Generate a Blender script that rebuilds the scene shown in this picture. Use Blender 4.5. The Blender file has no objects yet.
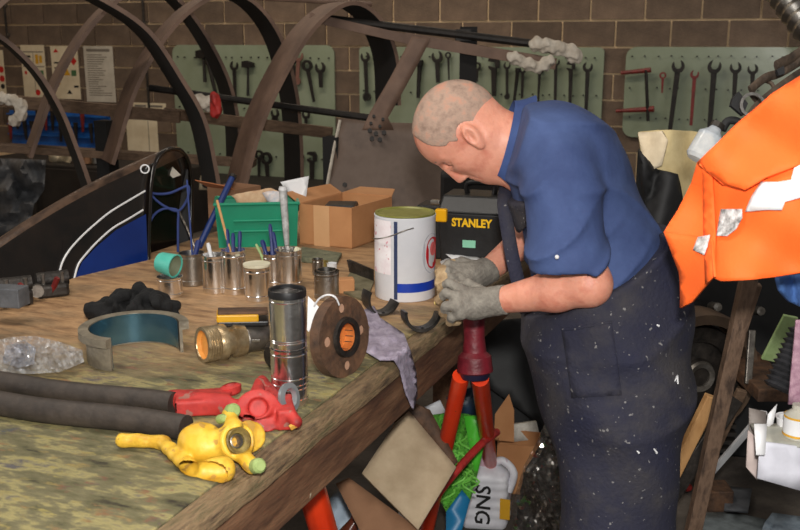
import bpy, math, random
import numpy as np
from mathutils import Vector, Matrix, noise
from mathutils.geometry import delaunay_2d_cdt
from mathutils.bvhtree import BVHTree
random.seed(7)
# ---------------------------------------------------------------- camera, world, lights
S = bpy.context.scene
COL = S.collection
FPX = 950.0; PITCH = math.radians(13.3); YAW = math.radians(22.3); EYE = Vector((0, 0, 1.65))
cd = bpy.data.cameras.new('camera'); cam = bpy.data.objects.new('camera', cd); COL.objects.link(cam)
cd.sensor_width = 36; cd.lens = FPX * 36 / 800; cd.clip_start = .05
cam.location = EYE; cam.rotation_euler = (math.pi/2 - PITCH, 0, YAW)
cd.dof.use_dof = True; cd.dof.focus_distance = 2.3; cd.dof.aperture_fstop = 9
S.camera = cam
S.view_settings.view_transform = 'Standard'; S.view_settings.look = 'None'
S.view_settings.gamma = 1; S.view_settings.use_curve_mapping = False
S.view_settings.exposure = 0.14
W = bpy.data.worlds.new('world'); S.world = W; W.use_nodes = True
W.node_tree.nodes['Background'].inputs[0].default_value = (1, .93, .84, 1)
W.node_tree.nodes['Background'].inputs[1].default_value = .13

def light(name, kind, loc, target, power, color=(1, 1, 1), size=.1, size_y=None):
    l = bpy.data.lights.new(name, kind); o = bpy.data.objects.new(name, l); COL.objects.link(o)
    l.energy = power; l.color = color; o.location = loc
    o.rotation_euler = (Vector(target) - Vector(loc)).to_track_quat('-Z', 'Y').to_euler()
    if kind == 'AREA':
        l.size = size
        if size_y: l.shape = 'RECTANGLE'; l.size_y = size_y
    elif kind == 'SPOT': l.shadow_soft_size = size
    return o
fl = light('flash', 'SPOT', (.03, -.02, 1.86), (-.75, 2.2, 1.15), 175, (1, .97, .92), .05)
fl.data.spot_size = math.radians(95); fl.data.spot_blend = .6
light('added_fill_light', 'AREA', (2.2, -2.2, 1.9), (-1.0, 2.0, 1.0), 22, (.93, .96, 1), 1.6, 2.2)  # added fill behind the camera, gives the tins something bright to reflect
light('added_streak_light', 'AREA', (-4.6, .6, 2.0), (-1.3, 2.0, 1.0), 22, (1, .97, .93), .7, 1.5)  # added light out of view, puts upright streaks into the tins
light('added_top_light', 'AREA', (-1.6, 1.4, 3.7), (-1.4, 2.2, .9), 42, (1, .93, .84), 2.6, .25)  # added overhead light, unseen, lifts overall brightness and reflections
light('added_back_light', 'AREA', (-3.6, 5.4, 3.9), (-3.9, 7.2, 1.2), 68, (1, .84, .66), 4.0, .3)  # added light, unseen, brightens the back of the room
light('unseen_board_light', 'AREA', (1.7, 6.0, 3.2), (-.6, 7.9, 1.2), 22, (1, .97, .92), 1.2, .6)  # unseen area light aimed at the right tool board

# ---------------------------------------------------------------- pixel rays into real planes
FW = Vector((-math.sin(YAW)*math.cos(PITCH), math.cos(YAW)*math.cos(PITCH), -math.sin(PITCH)))
RT = Vector((math.cos(YAW), math.sin(YAW), 0)); UZ = Vector((0, 0, 1)); UPV = RT.cross(FW)
FC = Vector((math.sin(YAW), -math.cos(YAW), 0))
def ray(x, y): return FW + RT*((x-400)/FPX) + UPV*((265-y)/FPX)
def Zp(x, y, z): r = ray(x, y); return EYE + r*((z-EYE.z)/r.z)
def Yp(x, y, v): r = ray(x, y); return EYE + r*(v/r.y)
def Xp(x, y, v): r = ray(x, y); return EYE + r*(v/r.x)
def J(x, y, d): return EYE + ray(x, y)*d
def PL(x, y, pt, nrm):
    r = ray(x, y); n = Vector(nrm); return EYE + r*((Vector(pt)-EYE).dot(n)/r.dot(n))
def dep(p): return (Vector(p)-EYE).dot(FW)
def pj(p):
    q = Vector(p)-EYE; d = q.dot(FW); return 400+FPX*q.dot(RT)/d, 265-FPX*q.dot(UPV)/d
BT = .95
def B(x, y, h=0): return Zp(x, y, BT+h)
def G(x, y, h=0): return Zp(x, y, h)
def zat(p, py):
    lo, hi = -1.0, 4.0
    for _ in range(40):
        m = (lo+hi)/2
        if pj((p[0], p[1], m))[1] > py: lo = m
        else: hi = m
    return lo

# ---------------------------------------------------------------- materials
def srgb(c):
    return tuple((v/255/12.92 if v/255 <= .04045 else ((v/255+.055)/1.055)**2.4) for v in c) + (1,)
MATS = {}
def mat(name, c1, c2=None, c3=None, rough=.6, metal=0, scale=8, stretch=(1, 1, 1), bump=.0, bscale=None,
        alpha=1, trans=0, coat=0, spots=None, spot_scale=60, spot_th=.72, rand=0, emit=0, sheen=0, detail=6):
    if name in MATS: return MATS[name]
    m = bpy.data.materials.new(name); m.use_nodes = True; MATS[name] = m
    nt = m.node_tree; N = nt.nodes; L = nt.links; b = N['Principled BSDF']
    b.inputs['Roughness'].default_value = rough; b.inputs['Metallic'].default_value = metal
    b.inputs['Alpha'].default_value = alpha; b.inputs['Transmission Weight'].default_value = trans
    b.inputs['Coat Weight'].default_value = coat; b.inputs['Sheen Weight'].default_value = sheen
    tc = N.new('ShaderNodeTexCoord'); mp = N.new('ShaderNodeMapping'); mp.inputs['Scale'].default_value = stretch
    L.new(tc.outputs['Object'], mp.inputs['Vector'])
    ns = N.new('ShaderNodeTexNoise'); ns.inputs['Scale'].default_value = scale; ns.inputs['Detail'].default_value = detail
    ns.inputs['Roughness'].default_value = .62
    L.new(mp.outputs[0], ns.inputs['Vector'])
    r = N.new('ShaderNodeValToRGB'); L.new(ns.outputs['Fac'], r.inputs[0])
    cs = [c for c in (c1, c2, c3) if c]
    r.color_ramp.elements[0].position = .34; r.color_ramp.elements[1].position = .66
    r.color_ramp.elements[0].color = srgb(cs[0]); r.color_ramp.elements[1].color = srgb(cs[-1])
    if len(cs) == 3: e = r.color_ramp.elements.new(.5); e.color = srgb(cs[1])
    out = r.outputs[0]
    if rand:
        oi = N.new('ShaderNodeObjectInfo'); hs = N.new('ShaderNodeHueSaturation')
        mr = N.new('ShaderNodeMapRange'); mr.inputs[3].default_value = 1-rand; mr.inputs[4].default_value = 1+rand
        L.new(oi.outputs['Random'], mr.inputs[0]); L.new(mr.outputs[0], hs.inputs['Value']); L.new(out, hs.inputs['Color'])
        out = hs.outputs[0]
    if spots:
        s = N.new('ShaderNodeTexNoise'); s.inputs['Scale'].default_value = spot_scale; s.inputs['Detail'].default_value = 2
        L.new(tc.outputs['Object'], s.inputs['Vector'])
        rr = N.new('ShaderNodeValToRGB'); rr.color_ramp.elements[0].position = spot_th; rr.color_ramp.elements[1].position = spot_th+.03
        L.new(s.outputs['Fac'], rr.inputs[0]); mx = N.new('ShaderNodeMixRGB')
        L.new(rr.outputs[0], mx.inputs[0]); L.new(out, mx.inputs[1]); mx.inputs[2].default_value = srgb(spots); out = mx.outputs[0]
    L.new(out, b.inputs['Base Color'])
    if bump:
        nb = N.new('ShaderNodeTexNoise'); nb.inputs['Scale'].default_value = bscale or scale*3; nb.inputs['Detail'].default_value = 5
        L.new(mp.outputs[0], nb.inputs['Vector']); bp = N.new('ShaderNodeBump')
        bp.inputs['Strength'].default_value = bump; bp.inputs['Distance'].default_value = .01
        L.new(nb.outputs['Fac'], bp.inputs['Height']); L.new(bp.outputs[0], b.inputs['Normal'])
    if emit:
        L.new(out, b.inputs['Emission Color']); b.inputs['Emission Strength'].default_value = emit
    m['out'] = 0
    return m
def flat(name, c, rough=.5, metal=0, **k): return mat(name, tuple(v*.93 for v in c), c, rough=rough, metal=metal, **k)

# ---------------------------------------------------------------- mesh helpers
class MB:
    def __init__(s): s.v = []; s.f = []; s.mi = []; s.m = 0
    def add(s, vs, fs):
        n = len(s.v); s.v += [Vector(v) for v in vs]
        for f in fs: s.f.append([i+n for i in f]); s.mi.append(s.m)
        return s
    def box(s, c, size, M=None):
        c = Vector(c); M = M or Matrix.Identity(3); vs = []
        for sx in (-.5, .5):
            for sy in (-.5, .5):
                for sz in (-.5, .5): vs.append(c + M @ Vector((sx*size[0], sy*size[1], sz*size[2])))
        return s.add(vs, [(0,1,3,2), (4,6,7,5), (0,4,5,1), (2,3,7,6), (0,2,6,4), (1,5,7,3)])
    def hexa(s, a, b):        # two quads (bottom, top)
        return s.add(list(a)+list(b), [(3,2,1,0), (4,5,6,7), (0,1,5,4), (1,2,6,5), (2,3,7,6), (3,0,4,7)])
    def tube(s, pts, r, seg=10, caps=True, flatn=1.0, up=None):
        pts = [Vector(p) for p in pts]; n = len(pts)
        rs = r if isinstance(r, (list, tuple)) else [r]*n
        base = len(s.v); prev = None
        for i, p in enumerate(pts):
            t = (pts[min(i+1, n-1)] - pts[max(i-1, 0)]); t = t.normalized() if t.length > 1e-9 else Vector((0, 0, 1))
            if prev is None:
                a = up or (Vector((0, 0, 1)) if abs(t.z) < .9 else Vector((1, 0, 0))); a = Vector(a)
            else: a = prev
            a = (a - t*a.dot(t)).normalized(); prev = a; b = t.cross(a)
            for k in range(seg):
                w = 2*math.pi*k/seg; s.v.append(p + (a*math.cos(w) + b*math.sin(w)*flatn)*rs[i])
        for i in range(n-1):
            for k in range(seg):
                k2 = (k+1) % seg
                s.f.append([base+i*seg+k, base+i*seg+k2, base+(i+1)*seg+k2, base+(i+1)*seg+k]); s.mi.append(s.m)
        if caps:
            s.f.append([base+k for k in range(seg)][::-1]); s.mi.append(s.m)
            s.f.append([base+(n-1)*seg+k for k in range(seg)]); s.mi.append(s.m)
        return s
    def lathe(s, prof, o, ax=(0, 0, 1), seg=28, ref=None, a0=0, a1=2*math.pi):   # prof: (r, h)
        ax = Vector(ax).normalized(); o = Vector(o)
        a = Vector(ref) if ref else (Vector((1, 0, 0)) if abs(ax.x) < .8 else Vector((0, 1, 0)))
        a = (a - ax*a.dot(ax)).normalized(); b = ax.cross(a)
        full = abs(a1-a0-2*math.pi) < 1e-6; nk = seg if full else seg+1; base = len(s.v)
        for r, h in prof:
            for k in range(nk):
                w = a0+(a1-a0)*k/seg; s.v.append(o + ax*h + (a*math.cos(w)+b*math.sin(w))*max(r, 1e-5))
        for i in range(len(prof)-1):
            for k in range(seg):
                k2 = (k+1) % nk
                s.f.append([base+i*nk+k, base+i*nk+k2, base+(i+1)*nk+k2, base+(i+1)*nk+k]); s.mi.append(s.m)
        return s
    def prism(s, poly, o, ux, uy, th):     # poly 2D, thickness th along ux x uy, centred
        ux = Vector(ux); uy = Vector(uy); n = ux.cross(uy).normalized(); o = Vector(o); k = len(poly)
        vs = [o+ux*p[0]+uy*p[1]-n*th/2 for p in poly] + [o+ux*p[0]+uy*p[1]+n*th/2 for p in poly]
        fs = [list(range(k))[::-1], list(range(k, 2*k))] + [[i, (i+1) % k, k+(i+1) % k, k+i] for i in range(k)]
        return s.add(vs, fs)
    def ball(s, c, r, seg=14, rings=8, M=None):
        c = Vector(c); rr = r if isinstance(r, (tuple, list)) else (r, r, r); M = M or Matrix.Identity(3)
        prof = [(math.sin(math.pi*i/rings), -math.cos(math.pi*i/rings)) for i in range(rings+1)]
        n0 = len(s.v); s.lathe(prof, (0, 0, 0), seg=seg)
        for i in range(n0, len(s.v)):
            v = s.v[i]; s.v[i] = c + M @ Vector((v.x*rr[0], v.y*rr[1], v.z*rr[2]))
        return s

def wloc(o):
    p = Vector((0, 0, 0))
    while o: p += Vector(o.location); o = o.parent
    return p
def obj(name, mb, mats, parent=None, label=None, cat=None, group=None, kind=None, smooth=30, bevel=0, solid=0, sub=0, origin=None):
    me = bpy.data.meshes.new(name)
    vs = mb.v
    if parent is not None: o0 = wloc(parent)
    else:
        if origin is None:
            n = max(1, len(vs)); lo = min(v[2] for v in vs)
            origin = Vector((sum(v[0] for v in vs)/n, sum(v[1] for v in vs)/n, lo))
        o0 = Vector(origin)
    me.from_pydata([tuple(Vector(v)-o0) for v in vs], [], mb.f)
    for m in (mats if isinstance(mats, (list, tuple)) else [mats]): me.materials.append(m)
    if len(mb.mi) == len(me.polygons) and max(mb.mi or [0]) > 0: me.polygons.foreach_set('material_index', mb.mi)
    if smooth:
        me.shade_smooth()
        if smooth < 180: me.set_sharp_from_angle(angle=math.radians(smooth))
    me.validate(); me.update()
    o = bpy.data.objects.new(name, me); COL.objects.link(o)
    if parent is not None: o.parent = parent
    else: o.location = o0
    if solid: x = o.modifiers.new('solid', 'SOLIDIFY'); x.thickness = solid; x.offset = 0
    if bevel: x = o.modifiers.new('bevel', 'BEVEL'); x.width = bevel; x.segments = 2; x.limit_method = 'ANGLE'
    if sub: x = o.modifiers.new('sub', 'SUBSURF'); x.levels = sub; x.render_levels = sub
    if label: o['label'] = label
    if cat: o['category'] = cat
    if group: o['group'] = group
    if kind: o['kind'] = kind
    return o
def thing(name, label, cat, loc, group=None):
    o = bpy.data.objects.new(name, None); COL.objects.link(o); o.location = loc; o.empty_display_size = .05
    o['label'] = label; o['category'] = cat
    if group: o['group'] = group
    return o
def sheet(poly, fn, step=6, skip=.45):      # polygon in outline coordinates -> triangulated surface at fn(x, y)
    pts = []
    n = len(poly)
    for i in range(n):
        a = poly[i]; b = poly[(i+1) % n]; d = math.hypot(b[0]-a[0], b[1]-a[1]); k = max(1, int(d/step))
        for j in range(k): pts.append((a[0]+(b[0]-a[0])*j/k, a[1]+(b[1]-a[1])*j/k))
    nb = len(pts); edges = [(i, (i+1) % nb) for i in range(nb)]
    def inside(x, y):
        c = False
        for i in range(nb):
            x1, y1 = pts[i]; x2, y2 = pts[(i+1) % nb]
            if (y1 > y) != (y2 > y) and x < (x2-x1)*(y-y1)/(y2-y1)+x1: c = not c
        return c
    xs = [p[0] for p in pts]; ys = [p[1] for p in pts]
    y = min(ys)+step*.5; row = 0
    while y < max(ys):
        x = min(xs)+step*(.5 if row % 2 else 0)
        while x < max(xs):
            if inside(x, y) and min((x-p[0])**2+(y-p[1])**2 for p in pts[:nb]) > (skip*step)**2: pts.append((x, y))
            x += step
        y += step*.87; row += 1
    r = delaunay_2d_cdt([Vector(p) for p in pts], edges, [list(range(nb))], 1, 1e-4)
    mb = MB(); mb.add([fn(v.x, v.y) for v in r[0]], [list(f) for f in r[2]]); return mb
def nz(x, y, z=0, s=1.0): return noise.noise(Vector((x*s, y*s, z)))
def smoothpath(pts, n=6):
    pts = [Vector(p) for p in pts]; out = []
    for i in range(len(pts)-1):
        p0 = pts[max(i-1, 0)]; p1 = pts[i]; p2 = pts[i+1]; p3 = pts[min(i+2, len(pts)-1)]
        for j in range(n):
            t = j/n
            out.append(.5*((2*p1)+(p2-p0)*t+(2*p0-5*p1+4*p2-p3)*t*t+(3*p1-p0-3*p2+p3)*t**3))
    out.append(pts[-1]); return out

# ---------------------------------------------------------------- signed distance modelling
def A3(v): return np.array(v, dtype=np.float32)
def s_cap(a, b, ra, rb):
    a = A3(a); b = A3(b); ba = b-a; l2 = float(ba@ba)+1e-9
    def f(P):
        t = np.clip(((P-a)@ba)/l2, 0, 1); return np.linalg.norm(P-a-t[:, None]*ba, axis=1)-(ra+(rb-ra)*t)
    return f
def s_ell(c, r, axes=None):
    c = A3(c); r = A3(r); M = A3(axes) if axes is not None else np.eye(3, dtype=np.float32)
    def f(P):
        q = (P-c)@M.T; k0 = np.linalg.norm(q/r, axis=1); k1 = np.linalg.norm(q/(r*r), axis=1)+1e-9
        return k0*(k0-1)/k1
    return f
def s_box(c, h, axes=None, rnd=.005):
    c = A3(c); h = A3(h)-rnd; M = A3(axes) if axes is not None else np.eye(3, dtype=np.float32)
    def f(P):
        q = np.abs((P-c)@M.T)-h; return np.linalg.norm(np.maximum(q, 0), axis=1)+np.minimum(q.max(1), 0)-rnd
    return f
def s_torus(c, ax, R, r):
    c = A3(c); ax = A3(Vector(ax).normalized())
    def f(P):
        q = P-c; h = q@ax; rad = np.linalg.norm(q-h[:, None]*ax, axis=1); return np.hypot(rad-R, h)-r
    return f
def s_cyl(a, b, r, rnd=.003):
    a = A3(a); b = A3(b); ba = b-a; L = float(np.linalg.norm(ba)); ax = ba/L
    def f(P):
        q = P-(a+b)/2; h = q@ax; rad = np.linalg.norm(q-h[:, None]*ax, axis=1)
        dx = rad-r+rnd; dy = np.abs(h)-L/2+rnd
        return np.minimum(np.maximum(dx, dy), 0)+np.hypot(np.maximum(dx, 0), np.maximum(dy, 0))-rnd
    return f
def smin(a, b, k):
    h = np.maximum(k-np.abs(a-b), 0)/k; return np.minimum(a, b)-h*h*k*.25
def U(k, *fs):
    def f(P):
        d = fs[0](P)
        for g in fs[1:]: d = smin(d, g(P), k)
        return d
    return f
def cut(f, g, k=.004):
    return lambda P: -smin(-f(P), g(P), k)
def both(f, g, k=.004):
    return lambda P: -smin(-f(P), -g(P), k)
def halfsp(pt, n):
    pt = A3(pt); n = A3(Vector(n).normalized()); return lambda P: (P-pt)@n
def surf(f, lo, hi, h, blk=12):
    lo = A3(lo); n = np.ceil((A3(hi)-lo)/h).astype(int)+1; n = ((n+blk-1)//blk)*blk
    V = np.full(tuple(n), 1.0, dtype=np.float32); nb = n//blk
    g = np.stack(np.meshgrid(*[np.arange(k) for k in nb], indexing='ij'), -1).reshape(-1, 3)
    ctr = lo+(g*blk+blk/2)*h; dv = f(ctr.astype(np.float32)); rad = blk*h*.87*1.5
    loc = np.stack(np.meshgrid(*[np.arange(blk)]*3, indexing='ij'), -1).reshape(-1, 3)
    for gi, d in zip(g, dv):
        x, y, z = gi*blk
        if abs(d) > rad: V[x:x+blk, y:y+blk, z:z+blk] = d
    act = g[np.abs(dv) <= rad]
    for k in range(0, len(act), 60):
        a = act[k:k+60]; P = (lo+(a[:, None, :]*blk+loc[None])*h).reshape(-1, 3).astype(np.float32)
        R = f(P).reshape(len(a), blk, blk, blk)
        for gi, rr in zip(a, R):
            x, y, z = gi*blk; V[x:x+blk, y:y+blk, z:z+blk] = rr
    I = V < 0; sm = [slice(0, -1), slice(1, None)]
    anyi = np.zeros(tuple(n-1), bool); alli = np.ones(tuple(n-1), bool)
    for a in sm:
        for b in sm:
            for c in sm: anyi |= I[a, b, c]; alli &= I[a, b, c]
    cells = np.argwhere(anyi & ~alli); idx = np.full(tuple(n-1), -1, dtype=np.int64)
    idx[cells[:, 0], cells[:, 1], cells[:, 2]] = np.arange(len(cells))
    acc = np.zeros((len(cells), 3)); cnt = np.zeros(len(cells))
    cor = [(i, j, k) for i in (0, 1) for j in (0, 1) for k in (0, 1)]
    for p in cor:
        for q in cor:
            if sum(q)-sum(p) == 1 and all(b >= a for a, b in zip(p, q)):
                vp = V[cells[:, 0]+p[0], cells[:, 1]+p[1], cells[:, 2]+p[2]]; vq = V[cells[:, 0]+q[0], cells[:, 1]+q[1], cells[:, 2]+q[2]]
                m = (vp < 0) != (vq < 0); t = np.where(m, vp/(vp-vq+1e-12), 0)
                acc += np.where(m[:, None], np.array(p)+t[:, None]*(np.array(q)-np.array(p)), 0); cnt += m
    verts = lo+(cells+acc/cnt[:, None])*h
    F = []
    for ax in range(3):
        s0 = [slice(1, -1)]*3; s1 = [slice(1, -1)]*3; s0[ax] = slice(0, -1); s1[ax] = slice(1, None)
        A = I[tuple(s0)]; Bm = I[tuple(s1)]; e = np.argwhere(A != Bm); ins = A[e[:, 0], e[:, 1], e[:, 2]]
        off = np.ones(3, int); off[ax] = 0; e = e+off; u, v = (ax+1) % 3, (ax+2) % 3
        def cid(du, dv_):
            q = e.copy(); q[:, u] -= du; q[:, v] -= dv_; return idx[q[:, 0], q[:, 1], q[:, 2]]
        qd = np.stack([cid(1, 1), cid(0, 1), cid(0, 0), cid(1, 0)], 1); qd[~ins] = qd[~ins][:, ::-1]; F.append(qd)
    F = np.concatenate(F); F = F[(F >= 0).all(1)]
    return verts, F
def sobj(name, f, lo, hi, h, mats, parent, mfun=None, **k):
    v, F = surf(f, lo, hi, h)
    me = bpy.data.meshes.new(name); o0 = wloc(parent) if parent else Vector(k.get('origin', (lo+hi)/2))
    me.vertices.add(len(v)); me.vertices.foreach_set('co', (v-A3(o0)).ravel())
    me.loops.add(F.size); me.loops.foreach_set('vertex_index', F.ravel().astype(np.int32))
    me.polygons.add(len(F)); me.polygons.foreach_set('loop_start', np.arange(0, F.size, 4, dtype=np.int32))
    me.polygons.foreach_set('loop_total', np.full(len(F), 4, dtype=np.int32))
    for m in (mats if isinstance(mats, (list, tuple)) else [mats]): me.materials.append(m)
    if mfun is not None:
        c = v[F].mean(1); me.polygons.foreach_set('material_index', mfun(c).astype(np.int32))
    me.update(calc_edges=True); me.shade_smooth()
    o = bpy.data.objects.new(name, me); COL.objects.link(o)
    if parent: o.parent = parent
    else: o.location = o0
    for kk in ('label', 'category', 'group'):
        if k.get(kk): o[kk] = k[kk]
    return o
def bounds(pts, m):
    a = np.array([tuple(p) for p in pts]); return Vector(a.min(0)-m), Vector(a.max(0)+m)
# ---------------------------------------------------------------- materials list
M_brick = mat('block_brown', (86, 72, 61), (112, 94, 79), rough=.9, scale=5, bump=.5, bscale=60, rand=.22)
M_mortar = mat('mortar', (222, 192, 152), (238, 210, 170), rough=.95, scale=20, bump=.3)
M_floor = mat('floor_concrete', (62, 56, 52), (96, 88, 80), rough=.85, scale=6, bump=.3, bscale=50)
M_board = mat('sage_board', (128, 138, 116), (138, 148, 128), rough=.24, scale=4, bump=.05)
M_tool = mat('dark_tool_steel', (20, 18, 17), (44, 38, 34), rough=.55, metal=.3, scale=30)
M_toolred = mat('red_tool_paint', (92, 22, 20), (130, 34, 30), rough=.5, scale=30)
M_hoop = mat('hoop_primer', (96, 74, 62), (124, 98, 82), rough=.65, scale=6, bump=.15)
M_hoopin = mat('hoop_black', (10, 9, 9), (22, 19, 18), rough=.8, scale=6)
M_rail = mat('rail_wood', (86, 66, 50), (116, 92, 72), rough=.8, scale=10, stretch=(1, 6, 6), bump=.2)
M_rust = mat('rusty_sheet', (88, 72, 62), (108, 90, 78), (96, 78, 66), rough=.6, scale=5, bump=.1)
M_paper = mat('paper_cream', (206, 190, 160), (222, 208, 180), rough=.9, scale=8)
M_paperw = mat('paper_grey', (176, 168, 154), (196, 188, 174), rough=.9, scale=8)
M_ink = flat('ink_grey', (120, 112, 102), .9)
M_inkd = flat('ink_dark', (30, 28, 28), .9)
M_red = flat('print_red', (196, 30, 24), .8)
M_yel = flat('print_yellow', (214, 160, 30), .8)
M_grn = flat('print_green', (70, 110, 70), .8)
M_black = mat('black_matt', (12, 12, 13), (26, 26, 28), rough=.7, scale=10)
M_blackp = mat('black_plastic', (16, 16, 18), (28, 28, 30), rough=.42, scale=40, bump=.05)
M_dark = mat('dark_cabinet', (24, 20, 18), (44, 37, 32), rough=.7, scale=5)
M_tarp = mat('grey_tarp', (70, 72, 76), (104, 106, 110), rough=.5, scale=12, bump=.3)
M_bluerack = mat('blue_rack', (14, 78, 150), (26, 104, 186), rough=.5, scale=6)
M_rag = mat('pale_rag', (170, 158, 142), (208, 198, 184), rough=.95, scale=20, bump=.6)
M_chrome = mat('bright_tin', (226, 224, 222), (246, 244, 242), rough=.2, metal=1, scale=14, bump=.12, bscale=16)
M_chromed = mat('dull_tin', (150, 146, 140), (186, 182, 176), rough=.32, metal=1, scale=24, bump=.08)
M_steel = mat('worn_steel', (96, 90, 84), (150, 144, 136), rough=.4, metal=.8, scale=25, bump=.1)
M_steeldk = mat('dark_steel', (34, 31, 29), (66, 60, 55), rough=.5, metal=.5, scale=25, bump=.2)
M_castrust = mat('rusted_cast', (60, 44, 34), (104, 74, 52), rough=.75, scale=22, bump=.4)
M_wood = mat('bench_apron_wood', (74, 48, 34), (104, 72, 50), (126, 92, 66), rough=.75, scale=5, stretch=(5, 1, 5), bump=.5, bscale=14,
             spots=(190, 176, 150), spot_scale=26, spot_th=.73)
M_edge = mat('bench_edge_wood', (92, 82, 56), (128, 106, 78), (70, 56, 42), rough=.75, scale=9, stretch=(5, 1, 5), bump=.6)
M_pale = mat('pale_timber', (176, 128, 78), (204, 158, 104), rough=.7, scale=12, stretch=(4, 4, 1))
M_card = mat('cardboard', (176, 122, 78), (194, 140, 94), rough=.85, scale=6, bump=.05)
M_cardd = mat('cardboard_dark', (128, 92, 66), (146, 108, 80), rough=.9, scale=6)
M_beige = mat('beige_board', (164, 144, 116), (184, 164, 136), rough=.85, scale=14, bump=.1)
M_green = mat('green_plastic', (4, 128, 96), (8, 146, 110), rough=.35, scale=4)
M_white = flat('white_plastic', (226, 226, 228), .35)
M_whitep = mat('white_print', (216, 218, 224), (232, 232, 236), rough=.4, scale=6)
M_blue = mat('blue_paint', (8, 34, 96), (14, 46, 118), rough=.18, scale=3, coat=.4)
M_bluepr = flat('blue_print', (18, 58, 168), .4)
M_navypr = flat('navy_print', (50, 62, 96), .4)
M_lacq = mat('black_lacquer', (12, 9, 8), (30, 22, 17), rough=.2, scale=7, coat=.5, bump=.05)
M_lacqsheen = mat('worn_lacquer_sheen', (52, 38, 30), (86, 66, 52), (40, 29, 23), rough=.3, scale=8, stretch=(2, 1, 1), bump=.15)  # brown sheen of the cowl's worn, top-lit edge painted into the colour
M_rope = flat('blue_rope', (44, 62, 120), .8)
M_orange = mat('orange_paint', (214, 52, 18), (232, 66, 26), rough=.3, scale=8, spots=(120, 60, 40), spot_scale=50, spot_th=.75)
M_maroon = mat('maroon_paint', (92, 18, 30), (120, 28, 40), rough=.5, scale=30, bump=.2)
M_hiviz = mat('hi_vis_orange', (255, 100, 28), (255, 110, 36), rough=.75, scale=5, bump=.1, bscale=200)
M_refl = mat('reflective_strip', (222, 224, 226), (240, 240, 240), rough=.35, scale=60, metal=.1)
M_reflg = mat('worn_reflective', (110, 108, 106), (236, 236, 236), rough=.5, scale=70)
M_cream = mat('cream_canvas', (188, 168, 122), (214, 196, 150), rough=.9, scale=12, bump=.2)
M_clear = mat('clear_film', (225, 228, 232), (250, 250, 250), rough=.14, metal=.35, alpha=.32, scale=30)
M_denim = mat('blue_cloth', (50, 84, 138), (66, 102, 158), rough=.9, scale=30, bump=.2)
M_lilac = mat('lilac_rag', (128, 118, 134), (160, 150, 166), rough=.95, scale=30, bump=.4)
M_blackcl = mat('black_cloth', (5, 5, 6), (13, 13, 15), rough=.9, scale=30, bump=.5)
M_yellowp = mat('yellow_paint', (206, 158, 34), (222, 180, 60), (176, 126, 28), rough=.5, scale=14, bump=.25, spots=(176, 136, 60), spot_scale=44, spot_th=.6)
M_redp = mat('red_paint', (164, 36, 34), (184, 50, 44), (124, 28, 26), rough=.62, scale=14, bump=.2, spots=(150, 96, 84), spot_scale=40, spot_th=.64)
M_palegreen = mat('pale_green', (150, 176, 116), (170, 192, 136), rough=.6, scale=30, bump=.2)
M_rubber = mat('hose_rubber', (44, 38, 34), (66, 57, 50), rough=.62, scale=20, bump=.25, bscale=60)
M_teal = mat('teal_plastic', (70, 178, 160), (96, 196, 178), rough=.5, scale=12)

# ---------------------------------------------------------------- the setting
WY = 7.9
floor = obj('floor', MB().box((-3.5, 4, -.05), (13, 10.5, .1)), M_floor, kind='structure', smooth=0)
wall = obj('wall_back', MB().box((-3.9, WY+.11, 1.7), (10.4, .2, 3.4)), M_mortar, kind='structure', smooth=0, origin=(-3.9, WY+.11, 0))
obj('wall_left', MB().box((-9.15, 4, 1.7), (.2, 8.2, 3.4)), M_mortar, kind='structure', smooth=0, origin=(-9.15, 4, 0))
bm_ = None
for r in range(-5, 5):
    z0 = 1.597 + r*.21
    off = -1.152 if (r % 2) else -.9456
    for c in range(-17, 5):
        x0 = off + c*.43
        if bm_ is None:
            mb = MB(); w, h = .43-.016, .21-.016
            mb.hexa([(-w/2, 0, -h/2), (w/2, 0, -h/2), (w/2, .02, -h/2), (-w/2, .02, -h/2)], [(-w/2, 0, h/2), (w/2, 0, h/2), (w/2, .02, h/2), (-w/2, .02, h/2)])
            o = obj('brick', mb, M_brick, wall, smooth=0, bevel=.003); bm_ = o.data
            for v in bm_.vertices: v.co = v.co + wall.location
        else:
            o = bpy.data.objects.new('brick', bm_); COL.objects.link(o); o.parent = wall
        o.location = Vector((x0+.215, WY-.008, z0+.105)) - wall.location
        o.rotation_euler = (random.uniform(-.004, .004), 0, random.uniform(-.006, .006))
def wp(x, y, v=WY-.02): return Yp(x, y, v)

# conduit pipes on wall
for k, (xx, y0, y1, lab) in enumerate([(142, -8, 60, 'thin grey conduit running down the block wall between papers and tool board'), (3, -8, 45, 'dark conduit at the far left end of the block wall')]):
    a = wp(xx, y0, WY-.035); b = wp(xx+1, y1, WY-.035); b.x = a.x
    if k == 0: b.z = wp(xx, 112).z
    t = thing('conduit', lab, 'pipe', (b.x, b.y, b.z))
    obj('pipe', MB().tube([a, b], .012, 8), M_steeldk, t)
    for f in (.25, .8):
        p = a.lerp(b, f); obj('pipe_clip', MB().tube([p+Vector((-.02, .01, 0)), p+Vector((.02, .01, 0))], .018, 8), M_steel, t)

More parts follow.
